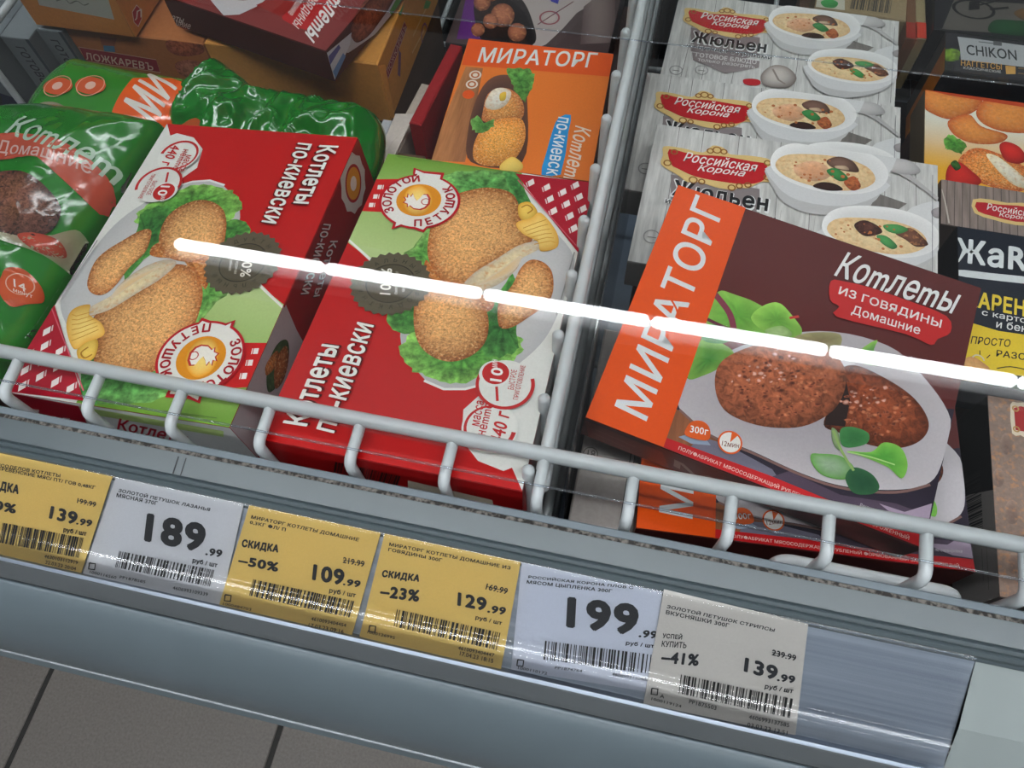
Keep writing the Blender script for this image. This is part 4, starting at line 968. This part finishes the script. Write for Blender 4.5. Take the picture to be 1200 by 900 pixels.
# carton with meatballs at the top
p = on(540, 0, .80); q = on(742, 0, .80)
U = Box('meatball_carton', 'dark carton printed with a pan of meatballs, behind the bright orange one', rect((p.x, .585, .80), 0, q.x - p.x - .012, .15), .04, '#2c2428')
F = U.top; D = Draw(F); w, h = F.w, F.h
D.poly([V((0, 0)), V((w, 0)), V((w, h)), V((0, h))], '#4a3c3c'); D.poly([(538, -40), (556, -40), (566, 46), (535, 46)], '#5c2a70')
D.poly([(604, -30), (700, -30), (690, 5), (676, 15), (640, 52), (600, 60), (600, 0)], '#a89c98', smooth=2)
D.patch([(556, 20), (560, -5), (590, -14), (612, 0), (624, 25), (627, 50), (600, 60), (570, 56)], '#1c1818', '#262022', **fp)
for x, y, r_ in ((565, 3, 10), (589, 18, 14), (606, 38, 11), (575, 25, 9), (560, 35, 8), (575, -8, 10)):
    D.patch([(x + r_ * math.cos(a), y + r_ * math.sin(a)) for a in [i * .785 for i in range(8)]], '#a8684c', '#6a3c2e', mat='cream', **fp)
D.ring((644, 21), 9, 1.8, '#8c4a50', part='badge'); D.disc((644, 21), 6, '#b4a49e', part='badge'); D.line([(630, 29), (672, 2)], 1.2, '#6a3c44', part='badge'); D.poly([(642, -4), (656, -6), (654, 5), (646, 2)], '#34348c', part='badge')
D.grid([(684, 8), (720, -20), (722, 50), (680, 52)], lambda u, v: mixc('#5a4a48', '#7c6c68', math.sin(u * 3.1)), 6, 3)
U.flush()
# ---------------------------------------------------------------- right-hand cartons
a = on(1107, 82, .80); b_ = on(1095, 32, .80)
M = Box('nugget_carton', 'black nugget carton with an orange end, standing on its long edge', rect((a.x, a.y, .80), -2.5, .145, .051), .085, '#262629')
F = M.top; D = Draw(F); w, h = F.w, F.h
D.poly([V((0, 0)), V((w, 0)), V((w, h)), V((0, h))], '#2a292d')
D.poly([(1122, 43), (1140, 45), (1212, 55), (1212, 80), (1126, 70), (1125, 58)], '#a8a9aa')
D.text('CHIKON', (1133, 64), (1192, 71), (1132, 52), '#26272a', .015); D.line([(1147, 49), (1164, 51)], 1.2, '#5c5c5e'); D.poly([(1164, 48), (1174, 49), (1174, 54), (1164, 53)], '#5c5c5e')
D.patch([(1104, 62), (1112, 57), (1124, 60), (1123, 70), (1112, 72), (1105, 68)], '#7c9c34', '#5c7c28', mat='leaf', frill=.2, **fp)
D.text('НАГГЕТСЫ', (1126, 77), (1174, 82), (1126, 70), '#c8964c', .015); D.text('КЛАССИЧЕСКИЕ', (1129, 81), (1173, 86), (1129, 78), '#c0c0c0', .005)
D.poly([(1178, 77), (1190, 78), (1190, 87), (1179, 87)], '#c8964c'); 
D.line([(1193, 80), (1210, 82)], 2, '#6a5434'); D.line([(1193, 86), (1210, 88)], 2, '#6a5434')
F = M.left; D = Draw(F); D.poly([V((0, 0)), V((F.w, 0)), V((F.w, F.h)), V((0, F.h))], '#c4732c'); D.poly([V((0, F.h)), V((F.w * .4, F.h)), V((F.w * .4, 0)), V((0, 0))], '#4a4640')
F = M.front; D = Draw(F); w, h = F.w, F.h; D.poly([V((0, h * .62)), V((w, h * .62)), V((w, 0)), V((0, 0))], '#8a7c78'); D.line([(1141, 106), (1170, 109)], 1.6, '#2a2426'); D.poly([(1168, 104), (1184, 104), (1184, 113), (1168, 113)], '#2a2426')
M.flush()
p = on(1092, 2, .80)
M2 = Box('nugget_carton', 'dark carton with a drawn frying pan at the top right corner', rect((p.x + .001, a.y + .054, .80), -2.5, .15, .12), .06, '#1d1d20')
F = M2.top; D = Draw(F); w, h = F.w, F.h
D.poly([V((0, 0)), V((w, 0)), V((w, h)), V((0, h))], '#232326'); D.poly([(1118, 0), (1212, 5), (1212, 42), (1104, 34)], '#58544f'); D.ring((1141, 11), 18, 3, '#1a1a1c', n=30, squash=.7); D.line([(1160, 11), (1182, 9)], 3, '#1a1a1c'); D.poly([(1136, 2), (1148, 1), (1148, 11), (1135, 12)], '#1a1a1c'); D.line([(1148, 6), (1172, 0)], 2, '#1a1a1c')
D.patch([(1165, 24), (1190, 24), (1212, 28), (1212, 42), (1175, 40), (1158, 36)], '#1e4a2c', '#1c3c26'); D.patch([(1188, 16), (1200, 10), (1214, 18), (1205, 26)], '#6a4c2c', '#54402c', **fp)
M2.flush()
p = on(1077, 104, .828); q = on(1082, 217, .828)
Nn = Box('patty_carton', 'yellow carton with golden patties and tomatoes at the right edge', rect((p.x + .002, q.y, .828), -1.5, .15, p.y - q.y), .03, '#6a5a44')
F = Nn.top; D = Draw(F); w, h = F.w, F.h
D.grid([V((0, h)), V((w, h)), V((w, 0)), V((0, 0))], lambda u, v: mixc('#e0dccc', '#e0a42c', max(0, min(1, (v - .3) * 2.2))), 2, 10)
for k, pts in enumerate(([(1077, 104), (1120, 108), (1150, 115), (1143, 130), (1115, 140), (1090, 132), (1080, 122)], [(1144, 130), (1160, 115), (1212, 118), (1212, 152), (1180, 155), (1152, 145)], [(1111, 142), (1135, 134), (1150, 148), (1180, 158), (1170, 168), (1140, 168), (1118, 158)], [(1123, 188), (1140, 174), (1165, 178), (1200, 195), (1212, 215), (1190, 225), (1150, 215), (1130, 202)])):
    D.patch(pts, '#dc8c44', '#b85428', mat='cream' if k < 3 else 'crumb', k=.25, part='food_picture', power=3)
D.poly([V((0, h)), V((w, h)), V((w, h * .93)), V((.02, h * .97))], '#b8401c')
D.patch([(1156, 183), (1170, 184), (1200, 208), (1212, 222), (1185, 215)], '#e6dcc8', '#d8c8a4', mat='cream', **fp)
for pts in ([(1108, 208), (1112, 194), (1124, 190), (1138, 200), (1150, 212), (1140, 219), (1112, 218)], [(1171, 172), (1178, 166), (1194, 172), (1203, 186), (1194, 192), (1178, 188)]): D.patch(pts, '#cc2c24', '#961c18', k=.3, **fp)
D.patch([(1106, 165), (1112, 158), (1122, 162), (1132, 170), (1126, 180), (1114, 176), (1108, 174)], '#4a8c34', '#70a848', mat='leaf', frill=.25, **fp); D.patch([(1114, 192), (1120, 188), (1126, 196), (1120, 200)], '#3c6c2c', '#2c4c24', mat='leaf', **fp)
Nn.flush()
p = on(1099, 216, .836); q = on(1108, 263, .836)
Oo = Box('julienne_carton', 'brown wood-printed carton strip with a small red emblem, at the right edge', rect((p.x + .001, q.y, .836), -2, .15, (p.y - q.y) * 1.15), .03, '#4a403c', group='julienne cartons')
F = Oo.top; D = Draw(F); w, h = F.w, F.h
D.poly([V((0, 0)), V((w, 0)), V((w, h)), V((0, h))], '#8c7c74', mat='wood')
for i in range(14): D.line([V((.004 + i * .0055, 0)), V((.0045 + i * .0055, h))], 1, '#4c403c')
D.poly([(1140, 234), (1160, 234), (1180, 238), (1212, 240), (1212, 262), (1190, 264), (1165, 258), (1142, 250)], '#d8b878', smooth=2, part='emblem'); D.poly([(1144, 237), (1170, 240), (1212, 244), (1212, 259), (1190, 260), (1165, 254), (1146, 248)], '#b0202a', smooth=2, part='emblem')
D.text('Российская', (1156, 246), (1214, 256), (1158, 238), '#e4dcd6', .015, part='emblem'); D.text('Корона', (1170, 255), (1206, 260), (1172, 249), '#e4dcd6', .015, part='emblem')
D.line([(1103, 222), (1108, 240), (1112, 262)], 1.6, '#b8aca0')
Oo.flush()
p = on(1109, 263, .86); q = on(1130, 446, .86)
Pp = Box('stew_carton', 'black and yellow carton with white brush lettering at the right edge', rect((.2115, q.y, .86), -1, .15, p.y - q.y), .035, '#14181f')
F = Pp.top; D = Draw(F); w, h = F.w, F.h
D.poly([V((0, 0)), V((w, 0)), V((w, h)), V((0, h))], '#161c28')
D.text('ЖаRе', (1118, 307), (1226, 322), (1120, 278), '#d8dcdc', .035); D.poly([(1121, 316), (1160, 320), (1212, 326), (1212, 333), (1160, 328), (1123, 323)], '#d0d4d4', smooth=3)
D.text('ЖАРЕНЫЙ', (1126, 357), (1236, 378), (1128, 333), '#dcc038', .03)
D.text('с картошкой', (1150, 371), (1240, 388), (1151, 362), '#d8d8d6', .01); D.text('и беконом', (1167, 384), (1240, 396), (1168, 375), '#d8d8d6', .01)
D.poly([(1140, 379), (1170, 388), (1212, 394), (1212, 444), (1160, 434), (1125, 425)], '#dcbc2c')
D.text('ПРОСТО', (1137, 403), (1183, 407), (1139, 394), '#1c1c1c', .015); D.text('РАЗОГРЕЙ', (1167, 418), (1236, 427), (1168, 408), '#1c1c1c', .015)
D.line([(1168, 432), (1184, 430), (1205, 434)], 1.3, '#1c1c1c', smooth=3); D.line([(1148, 416), (1148, 411)], 1, '#1c1c1c'); D.line([(1156, 420), (1160, 416)], 1, '#1c1c1c')
D.patch([(1128, 425), (1138, 418), (1150, 424), (1160, 434), (1150, 445), (1140, 450), (1128, 450)], '#d8a468', '#b88450', mat='cream', **fp); D.ring((1146, 422), 6, 1.6, '#c8bca0', 0, 160)
D.patch([(1155, 438), (1190, 440), (1212, 446), (1212, 466), (1175, 456), (1158, 450)], '#2c4030', '#1c2a20', mat='leaf', **fp)
Pp.flush()
p = on(1157, 463, .85); q = on(1176, 700, .85)
Qq = Box('stone_print_carton', 'brown stone-printed carton in the bottom right corner', rect((p.x, q.y, .85), 0, .14, p.y - q.y), .055, '#5c5450')
F = Qq.top; D = Draw(F); w, h = F.w, F.h
D.poly([V((0, 0)), V((w, 0)), V((w, h)), V((0, h))], '#8a7468', mat='cream'); 
for (x, y, r_) in ((1180, 520, 8), (1186, 600, 9), (1170, 560, 7), (1188, 660, 8)): D.patch([(x + r_ * math.cos(t), y + r_ * 1.6 * math.sin(t)) for t in [i * .9 for i in range(7)]], '#7c655a', '#8a7468', mat='cream')
D.poly([(1184, 474), (1192, 472), (1212, 476), (1212, 515), (1196, 510), (1186, 508)], '#d8c8b0', smooth=2, part='emblem'); D.poly([(1188, 478), (1196, 476), (1212, 480), (1212, 508), (1190, 504)], '#a02828', part='emblem'); D.ring((1190, 479), 3, 1.6, '#b08850', part='emblem'); D.ring((1191, 503), 3, 1.6, '#b08850', part='emblem')
F = Qq.left; D = Draw(F); w, h = F.w, F.h
D.poly([V((0, 0)), V((w, 0)), V((w, h)), V((0, h))], '#8f8b88'); D.poly([V((0, 0)), V((0, h)), V((w * .50, h)), V((w * .40, 0))], '#17191d')
D.bars(V((w * .34, h * .1)), V((w * .70, h * .1)), V((w * .36, h * .75)), n=26, col='#2a2a2c')
D.line([V((w * .75, h * .8)), V((w * .95, h * .8))], .9, '#4c4a48'); D.line([V((w * .75, h * .7)), V((w * .9, h * .7))], .9, '#4c4a48')
Qq.flush()
# small things at the top right edge
p = on(928, 4, .79)
T1 = Box('carton', 'beige carton with a green mark and a bar code behind the julienne cartons', rect((.125, .705, .79), -4, .085, .10), .04, '#8c7a5c', mat='cardboard')
D = Draw(T1.top); D.poly([(958, -4), (990, -2), (990, 12), (956, 8)], '#b8b4a4'); D.patch([(962, 2), (972, -1), (982, 3), (978, 9), (966, 8)], '#3a8a48', '#3a8a48')
D.bars((996, 10), (1044, 16), (1000, -10), n=22, col='#3a3834'); T1.flush()
for k, (x, c0, c1) in enumerate(((1062, '#6a4a34', '#8e2c20'), (1073, '#8a7c5c', '#c03c28'))):
    p = on(x, 44, .79); B = Box('slim_pack', ['brown slim pack on edge beside the dark frying pan carton', 'slim pack with a red end beside the dark frying pan carton'][k], rect((p.x, p.y, .79), 0, .010, .12), .06, c0, group='slim packs on edge')
    F = B.top; D = Draw(F); D.poly([V((0, 0)), V((F.w, 0)), V((F.w, .022)), V((0, .022))], c1); B.flush()
# ---------------------------------------------------------------- pale carton low in front of the right basket
Lb = Box('pale_carton', 'plain pale carton with a stamped circle, low beside the wire divider', rect((-.0135, .1255, .845), 0, .034, .15), .05, '#a39b96', mat='cardboard')
D = Draw(Lb.top); F = Lb.top; D.line([V((.031, 0)), V((.031, F.h))], 1.2, '#2c2826'); D.line([V((.0335, 0)), V((.0335, F.h))], 1, '#3c3634')
D.ring((692, 532), 8, .9, '#4c4846'); D.text('18', (688, 536), (697, 537), (689, 527), '#4c4846', .0); D.text('7', (673, 534), (680, 536), (675, 524), '#4c4846', .01)
Lb.flush()
Lc = Box('pale_carton', 'narrow grey carton edge between the pale carton and the lower orange and maroon one', rect((.0215, .130, .842), 0, .0045, .13), .05, '#8d8682', mat='cardboard'); Lc.flush()
# ---------------------------------------------------------------- bags
def bag(name, label, outline, z0, H, col, deco, wr=.0028, seed=0, group=None, edge=.045, tilt=None):
    P = [on(x, y, z0) for x, y in outline]; xs_ = [p.x for p in P]; ys_ = [p.y for p in P]
    O = Vector((min(xs_), min(ys_), z0)); w = max(xs_) - O.x; h = max(ys_) - O.y
    F = Face(O, O + Vector((w, 0, 0)), O + Vector((0, h, 0)), step=.00003)
    T = thing(name, label, 'bag', O + Vector((w / 2, h / 2, -.02)), group); F.root = T
    Q = catmull([(p.x - O.x, p.y - O.y) for p in P], 11)
    a = sum(Q[i - 1].x * Q[i].y - Q[i].x * Q[i - 1].y for i in range(len(Q)))
    if a < 0: Q.reverse()
    def hf(u, v):
        p = Vector((u, v)); d = 1e9
        for i in range(len(Q)):
            e = Q[i] - Q[i - 1]; t = max(0, min(1, (p - Q[i - 1]).dot(e) / max(e.length_squared, 1e-12))); d = min(d, (p - Q[i - 1] - e * t).length)
        t = min(1, d / edge); k = math.sqrt(1 - (1 - t) ** 2) if t < 1 else 1
        w1 = noise.noise(Vector((u * 28, v * 28, seed))); w2 = noise.noise(Vector((u * 70 + v * 30, v * 60, seed + 5))); w3 = 1 - abs(noise.noise(Vector((u * 42, v * 36 - u * 20, seed + 9)))) * 2
        return H * k + wr * k * (w1 * 1.2 + w2 * .3 + max(0, w3 - (.75 if wr < .007 else .45)) * (1.1 if wr < .007 else 2.0))
    F.hf = hf
    c = sum(Q, Vector((0, 0))) / len(Q); n = len(Q); R = 42
    vs = [F.pos(c.x, c.y, 0)]; fs = []
    for r in range(1, R + 1):
        for q in Q: p = c + (q - c) * (r / R) ** .85; vs.append(F.pos(p.x, p.y, 0))
    for i in range(n): fs.append((0, 1 + i, 1 + (i + 1) % n))
    for r in range(R - 1):
        for i in range(n): A = 1 + r * n + i; B = 1 + r * n + (i + 1) % n; fs.append((A, A + n, B + n, B))
    b0 = len(vs)
    for k, (s_, z) in enumerate(((.98, -.010), (.86, -.026), (.5, -.030))):
        for q in Q: p = c + (q - c) * s_; vs.append(F.O + Vector((p.x, p.y, z)))
    last = 1 + (R - 1) * n
    for k in range(3):
        s0 = last if k == 0 else b0 + (k - 1) * n; s1 = b0 + k * n
        for i in range(n): fs.append((s0 + i, s1 + i, s1 + (i + 1) % n, s0 + (i + 1) % n))
    fs.append(tuple(b0 + 2 * n + i for i in range(n))[::-1])
    link('film', mesh(vs, fs, [hx(col)] * len(vs)), T, ['film'], True)
    F.base = .0009
    F.clipq = Q
    # the print is laid over the film: pixels are read at the height of the crown
    G = Face(O + Vector((0, 0, H * .9)), O + Vector((w, 0, H * .9)), O + Vector((0, h, H * .9)))
    def P_(x, y):
        q = G.uv(x, y); return q
    D = Draw(F, P_, mat='film', clip=True)
    def subpoly(pts, col, **k): D.patch(pts, col, col, rings=k.pop('rings', 10), k=0, smooth=k.pop('smooth', 4), mat=k.pop('mat', 'film'), **k)
    deco(D, subpoly)
    F.flush(T)
    for o in T.children:
        if o.name.startswith(('front_print', 'food')): o.data.polygons.foreach_set('use_smooth', [True] * len(o.data.polygons))
    return T
GR = '#1f7420'
def d1(D, S_):
    S_([(-30, 170), (10, 160), (60, 165), (95, 178), (118, 200), (100, 230), (80, 205), (50, 190), (10, 188), (-30, 192)], '#b04a34', rings=6)
    D.text('Коmлеmы', (8, 160), (140, 206), (30, 137), '#a9c2ac', .02); D.text('Домашние', (-4, 184), (100, 200), (2, 167), '#c8a49c', .01)
    D.patch([(-30, 215), (10, 205), (40, 210), (62, 228), (66, 245), (50, 268), (20, 275), (-30, 275)], '#7a4c3c', '#4a2c24', mat='filmmeat', part='food_picture', rings=9)
    D.patch([(-30, 270), (20, 276), (55, 268), (80, 255), (84, 280), (70, 300), (40, 290), (0, 282)], '#8f7c68', '#7c8864', mat='film', part='food_picture')
    D.patch([(20, 274), (40, 270), (60, 272), (62, 285), (45, 290), (28, 284)], '#b04430', '#8c3424', mat='film', part='food_picture')
    D.patch([(0, 322), (8, 312), (22, 310), (34, 322), (32, 336), (18, 344), (2, 350), (-6, 336)], '#c85428', '#c04c24', mat='film', part='badge', k=0); 
    D.ring((16, 326), 11, 1, '#d8a48c', part='badge'); D.text('14', (10, 330), (20, 333), (11, 322), '#e4d4c8', .02, part='badge'); D.text('минут', (8, 336), (24, 338), (9, 332), '#e4d4c8', 0, part='badge')
    D.text('Котлеты', (20, 390), (78, 330), (8, 372), '#9ab89c', .01)
bag('food_bag', 'big green film bag of meat cutlets, nearest at the left edge', [(-120, 150), (-40, 138), (15, 134), (60, 130), (120, 137), (175, 146), (196, 156), (170, 195), (140, 240), (100, 305), (60, 372), (20, 425), (0, 455), (-90, 455), (-140, 300)], .885, .030, GR, d1, seed=2, group='green film bags', edge=.06)
def d2(D, S_):
    S_([(157, 93), (200, 90), (236, 102), (212, 150), (180, 150), (128, 135)], '#dc5414', smooth=0)
    D.text('МИ', (181, 143), (208, 103), (146, 121), '#dcd4cc', .03)
    for x in (69, 108):
        D.patch([(x + 18 * math.cos(t), 103 + 10 * math.sin(t)) for t in [i * .785 for i in range(8)]], '#c8542c', '#c8542c', part='badge', mat='film', k=0); D.ring((x, 103), 13, 1, '#e09a7c', part='badge'); D.disc((x, 103), 5, '#dcb0a0', part='badge')
    D.patch([(34, 135), (45, 122), (66, 121), (84, 132), (70, 145), (40, 145)], '#9c8c78', '#7c7060', mat='film', part='food_picture')
bag('food_bag', 'flat green and orange pack with two round orange marks, behind the big bag', [(86, 74), (110, 76), (160, 87), (232, 99), (236, 112), (212, 150), (150, 158), (60, 152), (30, 140), (52, 100)], .856, .014, '#2f7c22', d2, wr=.0005, seed=8, group='green film bags', edge=.03)
def d3(D, S_):
    S_([(205, 140), (230, 140), (236, 150), (206, 150)], '#b85424', rings=3)
    D.poly([(338, 142), (372, 122), (395, 126), (352, 150)], '#4aa880') if 0 else None
bag('food_bag', 'crumpled plain green bag tucked behind the red carton', [(205, 130), (235, 95), (265, 82), (300, 106), (380, 125), (440, 142), (452, 165), (440, 205), (410, 230), (330, 200), (240, 190), (205, 160)], .852, .022, '#147020', d3, wr=.008, seed=15, group='green film bags', edge=.035)
# ---------------------------------------------------------------- plain stock underneath
BASE = .700
BF = thing('basket_floor', 'wire floor tray the cartons stand on', 'basket', (0, .45, BASE - .01))
for i in range(18):
    v, f = tube([(-.72 + i * .075, .125, BASE - .004), (-.72 + i * .075, .90, BASE - .004)], .003, 6); link('wire', mesh(v, f), BF, ['white_wire'], True)
for y in (.14, .33, .52, .71, .88):
    v, f = tube([(-.75, y, BASE - .0095), (.60, y, BASE - .0095)], .003, 6); link('cross_bar', mesh(v, f), BF, ['white_wire'], True)
sup = [('under the left red carton', -.35, .13, .145, .215, .845), ('under the right red carton', -.178, .128, .138, .215, .8495), ('under the lower maroon carton', .035, .145, .165, .145, .826), ('under the front pale cartons', -.0135, .1265, .040, .14, .79),
       ('under the julienne cartons', .0, .33, .19, .10, .808), ('deep under the julienne cartons', .0, .44, .185, .16, .778), ('under the bright orange carton', -.175, .42, .12, .13, .786),
       ('under the big green bag', -.60, .16, .22, .19, .850), ('under the crumpled green bag', -.335, .36, .14, .085, .80), ('under the flat green pack', -.59, .41, .20, .070, .79), ('under the meatball carton', -.165, .60, .12, .12, .758),
       ('under the yellow patty carton', .215, .475, .13, .09, .796), ('under the brown wood-printed carton', .218, .400, .13, .06, .804), ('under the black and yellow carton', .2145, .285, .14, .10, .822), ('under the stone-printed carton', .240, .15, .13, .12, .793),
       ('under the orange cartons', -.53, .50, .28, .18, .773), ('under the blue and white cartons', -.59, .47, .055, .14, .718), ('under the frying pan carton', .25, .68, .13, .10, .736), ('behind the julienne cartons', .12, .70, .085, .09, .748), ('under the black nugget carton', .25, .625, .12, .045, .712)]
for l, x, y, w_, d_, zt in sup:
    n_ = max(1, round((zt - BASE) / .05)); t_ = (zt - BASE) / n_
    for i in range(n_):
        B = Box('stock_carton', 'plain brown stock carton %s' % l + ('' if i == n_ - 1 else ', the lowest layer' if i == 0 else ', a middle layer'), rect((x, y, BASE + t_ * (i + 1) - .0004), 0, w_, d_), t_ - .0008, random.choice(['#5a4438', '#4a3c38', '#63493a', '#523a36']), group='plain stock cartons', mat='cardboard')
